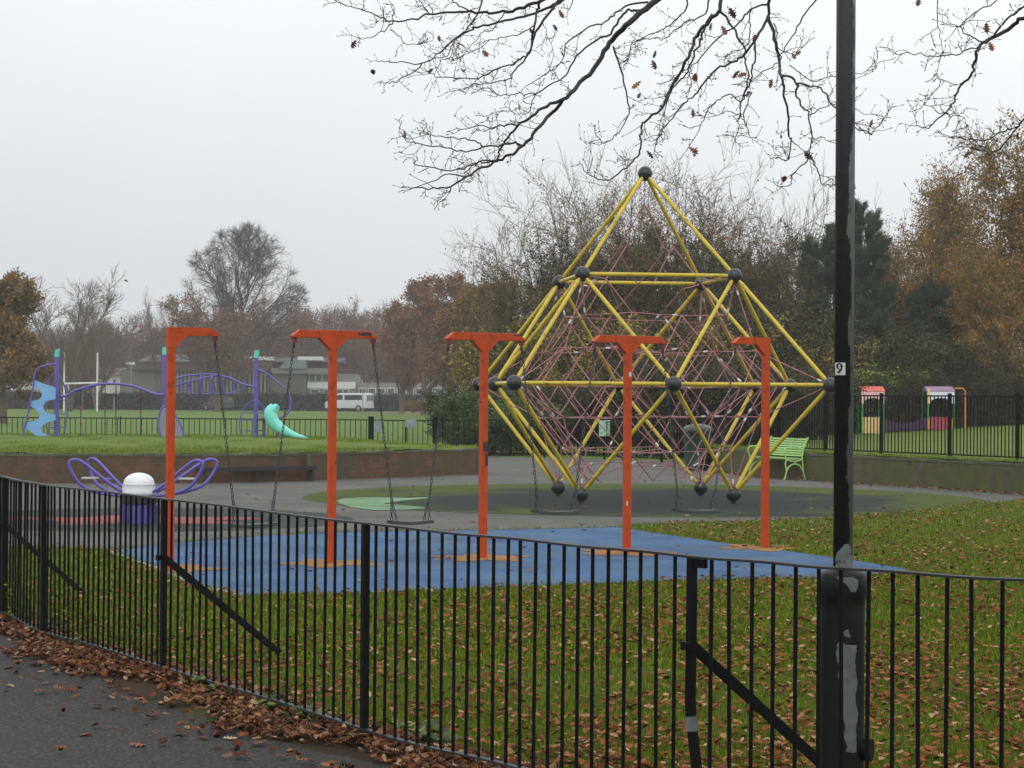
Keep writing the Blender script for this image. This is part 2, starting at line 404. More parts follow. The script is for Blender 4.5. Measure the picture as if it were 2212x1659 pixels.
def brick_mat(name, c1, c2, mortar, moss, mthr, scale=1):
    m, n, l, b = nt_new(name)
    tc = n.new('ShaderNodeTexCoord').outputs['UV']
    br = n.new('ShaderNodeTexBrick'); br.inputs['Color1'].default_value = rgb(c1); br.inputs['Color2'].default_value = rgb(c2); br.inputs['Mortar'].default_value = rgb(mortar)
    br.inputs['Scale'].default_value = 1; br.inputs['Brick Width'].default_value = .225; br.inputs['Row Height'].default_value = .075; br.inputs['Mortar Size'].default_value = .008
    l.new(tc, br.inputs['Vector'])
    oc = n.new('ShaderNodeTexCoord').outputs['Object']
    a = noise(n, l, oc, 1.2, 8, .7); d = noise(n, l, oc, 6, 5, .6)
    c = mixc(n, l, 1., br.outputs[0], ramp(n, l, d.outputs[0], [(.3, (.6, .6, .6)), (.7, (1.3, 1.3, 1.3))]).outputs[0], 'MULTIPLY')
    c = mixc(n, l, gt(n, l, a.outputs[0], mthr, .12), c, moss)
    mpp = n.new('ShaderNodeMapping'); mpp.inputs['Scale'].default_value = (3, 3, 1.3); l.new(oc, mpp.inputs[0]); st_ = noise(n, l, mpp.outputs[0], 2.2, 7, .7)
    c = mixc(n, l, gt(n, l, st_.outputs[0], .6, .13), c, (moss[0]*1.3, moss[1]*1.5, moss[2]*.8))
    l.new(c, b.inputs['Base Color']); b.inputs['Roughness'].default_value = .9
    bump(n, l, b, br.outputs['Fac'], -.5, .01)
    return m
brick_red = brick_mat('red_brick', (.22, .058, .035), (.12, .042, .028), (.11, .09, .07), (.065, .055, .03), .49)
brick_moss = brick_mat('mossy_brick', (.105, .075, .045), (.065, .05, .033), (.09, .08, .06), (.07, .075, .02), .5)
coping_m = M('mossy_coping', (.10, .10, .065), .9, .3, 3, .5, 30, .01, dirt=(.07, .08, .03), dirt_amt=.5)

# ================================================================== THE SETTING
g = poly_sheet('ground', [(-300, -20, 0), (320, -20, 0), (320, 620, 0), (-300, 620, 0)], -.03, field_m)
lawn_pts = [(-9, 2.0, 0), (24, 2.0, 0), (30, 30, 0), (16, 37.5, 0), (-8, 37, 0), (-16, 24, 0), (-12, 12, 0)]
poly_sheet('lawn', lawn_pts, -.004, lawn_m)

# playground asphalt
pp = [gnd(-120, 1184), gnd(130, 1182), gnd(238, 1187), gnd(400, 1170), gnd(576, 1155.5), gnd(771, 1147.5), gnd(1064, 1144), gnd(1334, 1137.5), gnd(1420, 1131), gnd(1540, 1127.5), gnd(1664, 1124),
      gnd(1827, 1117), gnd(1966, 1103.5), gnd(2070, 1091), gnd(2139, 1086), gnd(2212, 1079), gnd(2340, 1074)]
pp += [Vector((13.5, 36.2, 0)), gnd(2212, 1060), gnd(2001, 1048), gnd(1792, 1035), gnd(1663, 1026), gnd(1560, 1018), Vector((5.0, 51, 0)), Vector((4.2, 55.5, 0)), Vector((-1.2, 58.6, 0)), gnd(1040, 1000), gnd(1030, 1018), gnd(728, 1030), gnd(417, 1038), gnd(0, 1040), Vector((-16, 38, 0)), Vector((-16, 26, 0))]
poly_sheet('playground_paving', pp, .000, play_m)
bl = [(238, 1190), (350, 1176), (504, 1163), (576, 1157), (771, 1149), (1064, 1145.6), (1200, 1142), (1334, 1139), (1368, 1144.6), (1558, 1173), (1692, 1190), (1830, 1209), (1940, 1226.6), (1975, 1236), (1921, 1239), (1764, 1249), (1597, 1252),
      (1479, 1254), (1368, 1258), (1217, 1264), (1054, 1270), (792, 1281), (576, 1285), (530, 1287.6), (435, 1265), (349, 1229), (300, 1212)]
poly_sheet('blue_safety_surface', [gnd(*p) for p in bl], .004, blue_m)
# thin concrete edging along the left side of the blue surface
ed = MB(); ep = [gnd(*p) for p in [(530, 1288.5), (435, 1266), (349, 1230), (300, 1213), (240, 1191)]]
for a, b2 in zip(ep[:-1], ep[1:]):
    d = (b2 - a); c = (a + b2)/2; ed.box((c.x - .02, c.y - .02, .003), (d.length, .045, .02), math.atan2(d.y, d.x))
o = ed.build('edging_strip', M('pale_edging', (.4, .4, .38), .8)); o['kind'] = 'structure'

disc_c = Vector((2.2, 34.9, .004))
mb = MB(); NN = 72
mb.add([(5.6*math.cos(2*PI*i/NN)*(1 + .004*math.sin(i*5)), 5.6*math.sin(2*PI*i/NN), 0) for i in range(NN)], [tuple(range(NN))])
o = mb.build('mossy_safety_surface', moss_rub); o.location = disc_c; o['kind'] = 'structure'
mint = [(728, 1083), (742, 1077), (790, 1075), (830, 1075.5), (880, 1076.5), (930, 1074.5), (925, 1077), (880, 1081), (826, 1089), (915, 1096), (918, 1099), (870, 1102), (810, 1103), (760, 1097), (735, 1090)]
poly_sheet('mint_safety_surface', [gnd(*p) for p in mint], .008, mint_rub)
ds = [(-4.85 + 2.75*math.cos(a), 28.1 + 2.7*math.sin(a), 0) for a in [2*PI*i/40 for i in range(40)]]
poly_sheet('dark_safety_surface', ds, .004, dark_rub)
rp = []
for i in range(48):
    a = 2*PI*i/48; rr = .95 + .62*abs(math.sin(a*2.5 + .3))**2.2 + .08*math.sin(a*9)
    rp.append((-4.85 + 1.12*rr*math.cos(a), 27.8 + .78*rr*math.sin(a), 0))
poly_sheet('red_safety_surface', rp, .008, red_rub)

# foreground path and soil verge
fence_pts_uv = [(-60, 1019.5), (10, 1029), (95, 1045), (355, 1075), (790, 1128), (1150, 1165), (1495, 1198), (1820, 1224), (2212, 1250), (2420, 1262)]
ZT = 1.051; ZB = .075
FP = []
for u, v in fence_pts_uv:
    vp = v - .0065*(u - 1106); D = (EYE - ZT)*F/(vp - 857); FP.append(at(u, v, D))
FP += [Vector((3.2, 5.9, ZT)), Vector((5.2, 4.6, ZT)), Vector((7.6, 3.5, ZT))]
ap = [(-300, 1290), (-60, 1345), (0, 1366), (113, 1437), (217, 1462), (254, 1496), (408, 1543), (544, 1591), (720, 1632), (860, 1661), (1000, 1700), (1250, 1790), (1500, 1900), (1800, 2050), (2300, 2300)]
app = [gnd(*p) for p in ap]
poly_sheet('asphalt_path', [Vector((-14, 22, 0))] + app + [Vector((3, .5, 0)), Vector((-9, .5, 0))], .004, path_m, sub=5, jit=.03)
verge = [Vector((p.x, p.y, 0)) + Vector((.25, .3, 0)) for p in FP]
poly_sheet('soil_verge', [Vector((-14.2, 22.3, 0))] + verge + [Vector((7, .5, 0)), Vector((3, .5, 0))] + app[::-1], 0.0, soil_m)

# ------------------------------------------------------------------ retaining walls and terraces
def curve_wall(name, line, H, th, mat, label, hfun=None, base=0):
    """line: list of ground points; front face faces the camera side; UV in metres"""
    t = thing(name, (line[0].x, line[0].y, 0), label, 'wall')
    P = smooth_path(line, 6)
    def strip(z0, z1, out, back, nm, m):
        V = []; Fq = []; U = []
        s = 0
        for i, p in enumerate(P):
            d = (P[min(i + 1, len(P) - 1)] - P[max(i - 1, 0)]); d.z = 0; d.normalize(); nrm = Vector((d.y, -d.x, 0))
            if i: s += (P[i] - P[i-1]).length
            a = p + nrm*out; c = p - nrm*back; jz = .012*math.sin(i*1.7) if out > 0.005 else 0
            V += [(a.x, a.y, z0), (a.x, a.y, z1 + jz), (c.x, c.y, z1 + jz), (c.x, c.y, z0)]; U.append(s)
        n0 = len(P)
        for i in range(n0 - 1):
            for k in range(4): Fq.append((i*4 + k, i*4 + (k + 1) % 4, (i + 1)*4 + (k + 1) % 4, (i + 1)*4 + k))
        Fq.append((0, 1, 2, 3)); Fq.append(tuple((n0 - 1)*4 + k for k in (3, 2, 1, 0)))
        q = MB(); q.add(V, Fq); o = q.build(nm, m, t)
        uv = o.data.uv_layers.new(name='UVMap')
        for poly in o.data.polygons:
            for li in poly.loop_indices:
                vi = o.data.loops[li].vertex_index; i, k = divmod(vi, 4)
                off = {0: 0, 1: 0, 2: back, 3: back}[k]
                uv.data[li].uv = (U[i] + (off if poly.index >= (n0 - 1)*4 else 0), V[vi][2] + (off if abs(poly.normal.z) > .5 else 0))
        return o
    strip(base - .1, H - .05, 0, th, 'brickwork', mat)
    strip(H - .05, H, .012, th + .01, 'coping', coping_m)
    return t, P
def wl(u, D, dy=0): p = at(u, 857 + .0065*(u-1106), D); return Vector((p.x, p.y, 0))
LW = [wl(-260, 40.4), wl(0, 39.2), wl(200, 39.3), wl(417, 39.7), wl(576, 40.4), wl(728, 41.7), wl(880, 43.3), wl(1030, 45.1)]
wall_l, LP = curve_wall('retaining_wall', LW, .54, .28, brick_red, 'curved red brick retaining wall behind the purple spinner')
RW = [wl(1541, 47.6), wl(1600, 46.0), wl(1663, 44.4), wl(1792, 42.4), wl(2001, 39.6), wl(2212, 37.3), wl(2420, 35.2)]
wall_r, RP = curve_wall('retaining_wall', RW, .54, .28, brick_moss, 'mossy brown retaining wall curving behind the light green bench')
# end return of the left wall, running back along the terrace
RET = [wl(1032, 45.35), wl(985, 46.2), wl(915, 47.8), wl(840, 50.2)]
ret = MB()
for a, b2 in zip(RET[:-1], RET[1:]):
    d = b2 - a; c = (a + b2)/2; ret.box((c.x, c.y, .27), (d.length + .12, .24, .53), math.atan2(d.y, d.x))
ret.build('wall_return', coping_m, wall_l)
pier = MB(); p = at(668, 1000, 41.0); pier.box((p.x, p.y - .02, .25), (.09, .12, .5), .1); pier.build('pier', brick_moss, wall_l)

# left terrace
def terrace(name, front, back, zf, nrow, mat, z1=None):
    V = []; Fq = []; nf = len(front)
    for j in range(nrow + 1):
        t = j/nrow
        for i in range(nf):
            p = front[i].lerp(back[i], t); V.append((p.x, p.y, zf(p.x, p.y, t, i/(nf - 1))))
    for j in range(nrow):
        for i in range(nf - 1):
            a = j*nf + i; Fq.append((a, a + 1, a + nf + 1, a + nf))
    me = npmesh(name, np.array(V), np.array(Fq), smooth=True); o = link(name, me, mat); o['kind'] = 'structure'; return o
lf = [LP[int(i*(len(LP) - 1)/60)] + Vector((0, .2, 0)) for i in range(61)]
lb_line = [wl(-260, 57.6), wl(0, 57.8), wl(400, 57.6), wl(620, 57), wl(760, 54.0), wl(840, 50.4), wl(985, 46.6), wl(1030, 45.4)]
lbs = smooth_path(lb_line, 20); lb = [lbs[int(i*(len(lbs) - 1)/60)] for i in range(61)]
def zl(x, y, t, s): return .545 + .05*math.sin(t*PI) + .012*math.sin(x*2.1 + y) + .01*math.sin(x*5.3) - (0.45*max(0, (t - .93)/.07)**2 if s < .86 else 0)
terr_l = terrace('left_terrace_ground', lf, lb, zl, 30, terr_m)
rf = [RP[int(i*(len(RP) - 1)/40)] + Vector((0, .22, 0)) for i in range(41)]
rb = [Vector((5.5 + i/40*38, 128, 0)) for i in range(41)]
def zr(x, y, t, s):
    k = min(1, max(0, (y - 50)/24)); return .545*(1 - k) + k*(.28 + .062*(x - 10.6)) + .012*math.sin(x*1.7 + y*.8)
terr_r = terrace('right_terrace_ground', rf, rb, zr, 60, terr_m)

# ------------------------------------------------------------------ foreground fence
Fsp = smooth_path(FP, 16)
arc = [0]
for a, b2 in zip(Fsp[:-1], Fsp[1:]): arc.append(arc[-1] + (b2 - a).length)
def fpt(s):
    for i in range(len(arc) - 1):
        if arc[i + 1] >= s:
            t = (s - arc[i])/(arc[i + 1] - arc[i]); p = Fsp[i].lerp(Fsp[i + 1], t); d = (Fsp[i + 1] - Fsp[i]); return p, math.atan2(d.y, d.x)
    d = Fsp[-1] - Fsp[-2]; return Fsp[-1], math.atan2(d.y, d.x)
post_s = [arc[i*16] for i in (1, 2, 3, 4, 6)]
fen = thing('metal_fence', (0.2, 9.2, 0), 'low black metal fence of thin upright bars in the foreground', 'fence')
for nm, z, wd, mt in (('top_rail', ZT - .006, .038, rail_top), ('bottom_rail', ZB, .034, rail_top)):
    mb = MB(); V = []; N0 = len(Fsp)
    for i, p in enumerate(Fsp):
        d = Fsp[min(i + 1, N0 - 1)] - Fsp[max(i - 1, 0)]; nn = Vector((d.y, -d.x, 0)).normalized()
        zz = z + (.006*math.sin(i*.35) if nm == 'bottom_rail' else .002*math.sin(i*.5))
        for sx, sz in ((-1, -1), (1, -1), (1, 1), (-1, 1)): V.append((p.x + nn.x*wd/2*sx, p.y + nn.y*wd/2*sx, zz + .0045*sz))
    Fq = [(i*4 + k, i*4 + (k + 1) % 4, i*4 + 4 + (k + 1) % 4, i*4 + 4 + k) for i in range(N0 - 1) for k in range(4)]
    mb.add(V, Fq); mb.build(nm, mt, fen)
zlo, zhi = ZB - .004, ZT - .0105
barm = MB(); barm.lathe([(.0078, 0), (.0078, zhi - zlo)], n=8)
bars = []
def bar_positions():
    out = []
    for a, b2 in zip(post_s[:-1], post_s[1:]):
        nb = 24 if (b2 - a) > 1.9 else 12
        for k in range(1, nb): out.append(a + (b2 - a)*k/nb)
    s = post_s[-1] + .1
    while s < arc[-1]: out.append(s); s += .1045
    s = post_s[0] - .105
    while s > 0: out.append(s); s -= .105
    return out
bp = bar_positions(); umid = lambda s_: (lambda p: abs(1106 + p.x/p.y*F - 1250))(fpt(s_)[0]); bp.sort(key=umid)
me_bar = None; far = MB()
patch_grey = M('grey_undercoat', (.105, .118, .122), .6, .25, 25)
for idx, s in enumerate(bp):
    p, a = fpt(s)
    u_here = 1106 + p.x/p.y*F
    if idx < 100:
        if abs(u_here - 2018) < 26:   # one bar is bent
            b_ = MB(); q0 = Vector((p.x, p.y, 0)); dd = Vector((math.cos(a), math.sin(a), 0))
            b_.tube([q0 + Vector((0, 0, zhi)), q0 - dd*.022 + Vector((0, 0, .62)), q0 - dd*.05 + Vector((0, 0, .44)), q0 - dd*.03 + Vector((0, 0, .25)), q0 + dd*.012 + Vector((0, 0, zlo))], .0078, 8)
            b_.build('bar', black_paint, fen, label='bent bar that bows to the left')
            continue
        if me_bar is None:
            o = barm.build('bar', black_paint, fen, local=True, smooth='auto'); me_bar = o
        else:
            o = me_bar.copy(); COL.objects.link(o); o.parent = fen
        o.location = (p.x - .2, p.y - 9.2, zlo)
        o.rotation_euler = (random.gauss(0, .004), random.gauss(.002, .0042), random.random())
    else:
        far.lathe([(.0078, zlo), (.0078, zhi)], (p.x, p.y, 0), 6)
o = far.build('bars', black_paint, fen); o['kind'] = 'stuff'
for i, s in enumerate(post_s):
    p, a = fpt(s); mb = MB(); q = Vector((p.x, p.y, 0)); dd = Vector((math.cos(a), math.sin(a), 0)); nn = Vector((-dd.y, dd.x, 0))
    if i == 4:
        pts = [(0, 1.046), (-.002, .72), (-.006, .5), (.0, .42), (.03, .25), (.048, .12), (.05, -.05)]
        mb.tube([q + dd*x + Vector((0, 0, z)) for x, z in pts], .021, 4)
        o = mb.build('post', black_paint, fen, label='bent fence post with grey paint bands')
        for (x, z) in ((.003, .405), (.045, .15)):
            g_ = MB(); g_.tube([q + dd*(x - .004) + Vector((0, 0, z + .028)), q + dd*(x + .004) + Vector((0, 0, z - .028))], .0222, 4); g_.build('paint_band', patch_grey, o)
        g_ = MB(); g_.box((q.x + dd.x*.045, q.y + dd.y*.045, ZT - .03), (.06, .02, .035), a); g_.build('bracket', black_paint, o)
    else:
        mb.box((q.x, q.y, .5), (.036, .03, 1.092), a); mb.build('post', black_paint, fen)
for i in (0, 2, 4):
    p, a = fpt(post_s[i]); dd = Vector((math.cos(a), math.sin(a), 0)); nn = Vector((-dd.y, dd.x, 0))
    q = Vector((p.x, p.y, .705)); e = {0: gnd(188, 1287, -.02), 2: gnd(617, 1421, -.02)}.get(i) or Vector((p.x, p.y, -.02)) + nn*1.0
    mb = MB(); d = e - q; zax = d.normalized(); xa = zax.cross(Vector((0, 0, 1))).normalized(); ya = zax.cross(xa)
    mb.box((q + e)/2, (.012, .042, d.length), M3=Matrix((xa, ya, zax)).transposed()); mb.build('stay', black_paint, fen)
    mb = MB(); mb.box(q - nn*.02, (.03, .05, .03), a); mb.build('bolt', black_paint, fen)

# ------------------------------------------------------------------ lamp column in the foreground
m, n, l, b = nt_new('peeling_black_paint'); peel = m
tc = n.new('ShaderNodeTexCoord').outputs['Object']
sx = n.new('ShaderNodeSeparateXYZ'); l.new(tc, sx.inputs[0])
mp = n.new('ShaderNodeMapping'); mp.inputs['Scale'].default_value = (9, 9, 2.2); l.new(tc, mp.inputs[0])
q = noise(n, l, mp.outputs[0], 1.1, 9, .68, .3)
ma = n.new('ShaderNodeMath'); ma.operation = 'MULTIPLY_ADD'; ma.inputs[1].default_value = 8.5; l.new(sx.outputs['X'], ma.inputs[0]); l.new(q.outputs[0], ma.inputs[2])
msk = gt(n, l, ma.outputs[0], .64, .008)
q2 = noise(n, l, tc, 40, 5)
blk = ramp(n, l, q2.outputs[0], [(.3, (.009, .011, .012)), (.7, (.02, .022, .022))]).outputs[0]
gry = ramp(n, l, q2.outputs[0], [(.3, (.12, .132, .135)), (.7, (.16, .175, .178))]).outputs[0]
cc = mixc(n, l, msk, blk, gry); l.new(cc, b.inputs['Base Color']); b.inputs['Roughness'].default_value = .45
bump(n, l, b, msk, -.4, .002)
base_p = M('chipped_black_paint', (.011, .013, .013), .42, .3, 14, .2, 60, .001, dirt=(.04, .045, .045), dirt_amt=.3, dscale=9, spec=.15)
lp = at(1820, 1300, 8.0); lx, ly = lp.x, lp.y
lamp = thing('lamp_column', (lx, ly, 0), 'tall black lamp column with peeling paint rising behind the foreground fence', 'lamp column')
mb = MB(); mb.lathe([(.082, -.1), (.083, .86), (.084, .90), (.088, .905), (.089, .985), (.083, .995), (.06, 1.005), (.042, 1.012)], n=28)
mb.build('base', base_p, lamp, local=True, smooth='auto')
mb = MB(); mb.lathe([(.037, 1.0), (.0365, 3), (.036, 6.2)], n=24); mb.build('shaft', peel, lamp, local=True, smooth=True)
# access door on the base, facing the path
mb = MB(); ang0 = -PI/2 + .18
for i in range(6):
    pass
prof = [(.0845*math.cos(ang0 + d_), .0845*math.sin(ang0 + d_)) for d_ in np.linspace(-.42, .42, 7)]
V = [(x, y, z) for z in (.12, .86) for x, y in prof]; Fq = [(i, i + 1, i + 8, i + 7) for i in range(6)]
mb.add(V, Fq); mb.build('door', base_p, lamp, local=True, smooth=True)
# bare undercoat scar down the door and small chips
def scar(pts, r, nm):
    mb = MB(); rings = []
    for (z, a0, a1) in pts: rings.append([(r*math.cos(-PI/2 + a0 + (a1 - a0)*k/6), r*math.sin(-PI/2 + a0 + (a1 - a0)*k/6), z) for k in range(7)])
    V = [p for rg in rings for p in rg]; Fq = [(j*7 + k, j*7 + k + 1, j*7 + 8 + k, j*7 + 7 + k) for j in range(len(rings) - 1) for k in range(6)]
    mb.add(V, Fq); mb.build(nm, patch_grey, lamp, local=True, smooth=True)
rs = random.Random(3); sc = []
for i in range(40):
    z = .74 - i/39*.405; t = i/39
    sc.append((z, -.46 + .5*t + .05*math.sin(i*.9) + rs.uniform(-.03, .03), .46 + .05*math.sin(i*.5 + 1) + .1*t + rs.uniform(-.03, .03) - (.25*max(0, t - .85)*6*.3)))
sc[0] = (.745, -.3, -.2); sc.append((.33, .3, .4))
scar(sc, .0855, 'paint_scar')
scar([(.985, -.45, .3), (.975, -.3, .5), (.96, -.02, .52), (.945, .1, .48), (.93, .18, .4)], .0905, 'paint_scar')
scar([(.79, .0, .1), (.78, -.12, .12), (.768, -.1, .2), (.76, .1, .18)], .0858, 'paint_scar')
scar([(1.105, .0, .4), (1.09, -.3, .7), (1.075, -.75, .8), (1.06, -.9, 1.2), (1.045, -1.1, 1.3), (1.03, -.9, 1.3), (1.014, -1.2, 1.4)], .0378, 'paint_scar')
# inspection boss low on the right
mb = MB(); mb.tube([(.07, -.03, .335), (.105, -.045, .335)], .042, 16); mb.build('boss', black_paint, lamp, local=True, smooth='auto')
# numbered sticker
stz = 1.65 - (797 - .0065*(1808 - 1106) - 857)/F*8.0
a0 = -PI/2 - 1.22; rr = .0385; hh = .0235
V = []; KK = 8
for z in (stz - hh, stz + hh):
    for k in range(KK + 1): V.append((rr*math.cos(a0 + k/KK*1.2), rr*math.sin(a0 + k/KK*1.2), z))
mb = MB(); mb.add(V, [(k, k + 1, KK + 2 + k, KK + 1 + k) for k in range(KK)])
stk = mb.build('sticker', M('sticker_white', (.5, .5, .48), .5, .1, 30), lamp, local=True)
fc = bpy.data.curves.new('numeral', 'FONT'); fc.body = '9'; fc.size = .056; fc.align_x = 'CENTER'; fc.align_y = 'CENTER'; fc.extrude = .0004; fc.offset = .0012
fo = bpy.data.objects.new('numeral', fc); COL.objects.link(fo)
dg = bpy.context.evaluated_depsgraph_get(); me = bpy.data.meshes.new_from_object(fo.evaluated_get(dg)); bpy.data.objects.remove(fo)
mid = a0 + .6
Vn = [v.co.copy() for v in me.vertices]
for v, c in zip(me.vertices, Vn):
    th = mid + c.x/rr; r2 = rr + .0008 + max(0, c.z); v.co = (r2*math.cos(th), r2*math.sin(th), stz + c.y*.95)
o = link('numeral', me, black_paint, stk)

# ------------------------------------------------------------------ swing posts and swings
kk = .565; D0 = 21.82
def on_line(u): r = (u - 1106)/F; D = D0/(1 - kk*r); return Vector((r*D, D, 0))
LA = math.atan2(kk, 1.0); dl = Vector((math.cos(LA), math.sin(LA), 0)); dn = Vector((-dl.y, dl.x, 0))
pu = [369, 718, 1045, 1356, 1654]; ptop = [2.285, 2.29, 2.30, 2.305, 2.32]
labs = ['orange inverted L swing post, leftmost of the five, beside the purple spinner', 'orange T shaped swing post with large dark patch on its right arm',
        'orange T shaped swing post with a dark scuff halfway down, middle one of the five', 'orange T shaped swing post with a small pale sticker, fourth from the left', 'orange inverted L swing post, rightmost of the five, nearest the lamp column']
W = .072
ends = []
for i, u in enumerate(pu):
    p = on_line(u); zt = ptop[i]
    t = thing('swing_post', p, labs[i], 'swing post', 'orange swing posts in a row', LA)
    lft = 0 if i == 0 else .445; rgt = 0 if i == 4 else .475
    mb = MB(); h = W/2; bt = zt - .078; gz = bt - .115
    mb.box((0, 0, (bt - .001 - .03)/2), (W, W, bt - .001 + .03), bev=.006)
    mb.build('post', orange, t, local=True)
    # arm outline in the local xz plane, extruded through y
    out = []
    xl = -h if not lft else -lft; xr = h if not rgt else rgt
    top = [(xl + (.085 if lft else 0), zt), (xr - (.085 if rgt else 0), zt)]
    out += top
    if rgt: out += [(xr, bt + .012), (xr - .01, bt), (h + .115, bt), (h + .001, gz)]
    else: out += [(h + .001, zt), (h + .001, gz)]
    if lft: out += [(-h - .001, gz), (-h - .115, bt), (xl + .01, bt), (xl, bt + .012)]
    else: out += [(-h - .001, gz), (-h - .001, zt)]
    ded = []
    for q in out:
        if not ded or (abs(q[0] - ded[-1][0]) + abs(q[1] - ded[-1][1])) > 1e-4: ded.append(q)
    if abs(ded[0][0] - ded[-1][0]) + abs(ded[0][1] - ded[-1][1]) < 1e-4: ded.pop()
    mb = MB(); mb.prism([(x, -h - .002, z) for x, z in ded][::-1], (0, W + .004, 0))
    arm = mb.build('arm', orange, t, local=True, bevel=.004)
    for sgn, ln_ in ((-1, lft), (1, rgt)):
        if ln_:
            mb = MB(); mb.box((sgn*(ln_ - .035), 0, bt - .022), (.05, .03, .045)); mb.build('hanger', M('hanger_red', (.2, .03, .03), .5), t, local=True)
            ends.append(p + dl*(sgn*(ln_ - .035)) + Vector((0, 0, bt - .05)))
    rs = random.Random(i)
    def patch(x0, x1, z0, z1, jag, m=bare, ny=-h - .0045):
        k = 9; pts = [(x0 + (x1 - x0)*j/k, z0 + rs.uniform(0, jag)) for j in range(k + 1)] + [(x1 - (x1 - x0)*j/k, z1 - rs.uniform(0, jag)) for j in range(k + 1)]
        mb = MB(); mb.prism([(x, ny, z) for x, z in pts][::-1], (0, .0015, 0)); mb.build('worn_patch', m, t, local=True)
    if i == 1: patch(.26, .40, bt + .02, zt - .004, .02)
    if i == 2: patch(.33, .42, zt - .03, zt - .006, .008); patch(-.022, .035, 1.08, 1.2, .02, ny=-h - .003); patch(.002, .034, .93, 1.09, .02, ny=-h - .003)
    if i == 3: patch(-.01, .02, 1.87, 1.92, .002, white_al, ny=-h - .003); patch(-.03, -.015, .5, .56, .01, white_al, ny=-h - .003)
# orange splashes under the posts
for i, u in enumerate(pu):
    p = on_line(u); rs = random.Random(i*3 + 1); pts = []
    for k in range(36):
        a = 2*PI*k/36; r_ = (.29 + .24*abs(math.cos(a*2.5 + i))**1.5)*rs.uniform(.95, 1.05)
        pts.append((p.x + r_*math.cos(a)*1.05, p.y + r_*math.sin(a)*1.1, 0))
    poly_sheet('orange_safety_surface', pts, .008, or_m)

def link_mesh():
    mb = MB(); pts = []
    for k in range(12):
        a = 2*PI*k/12; pts.append((math.cos(a)*.011, 0, math.sin(a)*.010 + (.012 if math.sin(a) > 0 else -.012)))
    mb.tube(pts, .0042, 5, closed=True); return mb
LK = link_mesh()
def chain(p0, p1, mb, slack=.0, off=0):
    p0 = Vector(p0); p1 = Vector(p1); n = max(2, int((p1 - p0).length/.036)); d = (p1 - p0).normalized()
    x = d.cross(Vector((0, 1, 0))).normalized(); y = d.cross(x)
    for i in range(n):
        c = p0.lerp(p1, (i + .5)/n); a = i*PI/2 + .5 + i*.16
        xx = x*math.cos(a) + y*math.sin(a); yy = d.cross(xx)
        mb.add([c + xx*v[0] + yy*v[1] + d*v[2] for v in LK.v], LK.f)
seats = [((502, 597), (1134, 1130), 'left'), ((845, 932), (1127, 1125), 'a'), ((1157, 1247), (1104, 1105), 'b'), ((1461, 1548), (1101, 1103), 'c')]
slab = ['black swing seat hanging on chains between the first and second orange posts from the left', 'black swing seat hanging on chains between the second and third orange posts',
        'black swing seat hanging on chains between the third and fourth orange posts', 'black swing seat between the fourth and fifth orange posts, nearest the lamp column']
for i, (us, vs, _) in enumerate(seats):
    a = ends[i*2]; b2 = ends[i*2 + 1]
    pl = on_line(us[0]); pr = on_line(us[1]); m_ = (pl + pr)/2
    zl_ = at(us[0], vs[0], pl.y).z; zr_ = at(us[1], vs[1], pr.y).z
    t = thing('swing', (m_.x, m_.y, 0), slab[i], 'swing', 'swings hanging between the orange posts')
    sl = pl + Vector((0, 0, zl_)); sr = pr + Vector((0, 0, zr_)); d = (sr - sl).normalized(); upv = Vector((0, 0, 1))
    mb = MB(); side = dn; hw = .085
    prof = [(-.085, -.012), (-.075, .012), (.075, .012), (.085, -.012), (.06, -.02), (-.06, -.02)]
    ring = lambda c, sag: [c + side*q[0] + upv*(q[1] - sag) for q in prof]
    rg = [ring(sl.lerp(sr, k/6), .012*math.sin(PI*k/6)) for k in range(7)]
    V = [p for r_ in rg for p in r_]; Fq = [(j*6 + k, j*6 + (k + 1) % 6, j*6 + 6 + (k + 1) % 6, j*6 + 6 + k) for j in range(6) for k in range(6)]
    Fq += [tuple(range(5, -1, -1)), tuple(36 + k for k in range(6))]
    mb.add(V, Fq); mb.build('seat', rubber_blk, t)
    for top, se, sg in ((a, sl + d*.045, 1), (b2, sr - d*.045, -1)):
        junc = se + (top - se).normalized()*.24 + Vector((0, 0, 0))
        mb = MB(); chain(top + Vector((0, 0, .01)), junc, mb)
        chain(junc, se + side*.06 + Vector((0, 0, .01)), mb); chain(junc, se - side*.06 + d*.0 + Vector((0, 0, .01)), mb)
        mb.tube([top + Vector((0, 0, .03)), top + Vector((0, 0, -.05))], .011, 6)
        mb.build('chain', chain_m, t, smooth=True)

# ------------------------------------------------------------------ climbing net (octahedral frame)
ca, cyw, ccx, ccy, zb = 2.4138, .1251, 2.1269, 34.231, .15
hgt = ca/math.sqrt(2)
def cw(x, y, z): return Vector((ccx + x*math.cos(cyw) - y*math.sin(cyw), ccy + x*math.sin(cyw) + y*math.cos(cyw), z + zb))
nodes = {}
for L, o_, cnt in ((0, .5, 2), (1, 1, 3), (2, .5, 2), (3, 0, 1)):
    for i in range(cnt):
        for j in range(cnt):
            if L == 1 and i == 1 and j == 1: continue
            nodes[(L, i, j)] = (Vector(((i - o_)*ca, (j - o_)*ca, L*hgt)))
cl = thing('climbing_net', (ccx, ccy, 0), 'tall yellow tube climbing pyramid with dark balls and red rope net', 'climbing frame')
bmr = .118
b0 = MB(); b0.sphere((0, 0, 0), bmr, 24, 16); b0.tube([(0, 0, -bmr - .002), (0, 0, -bmr + .02)], .05, 12)
ball = None
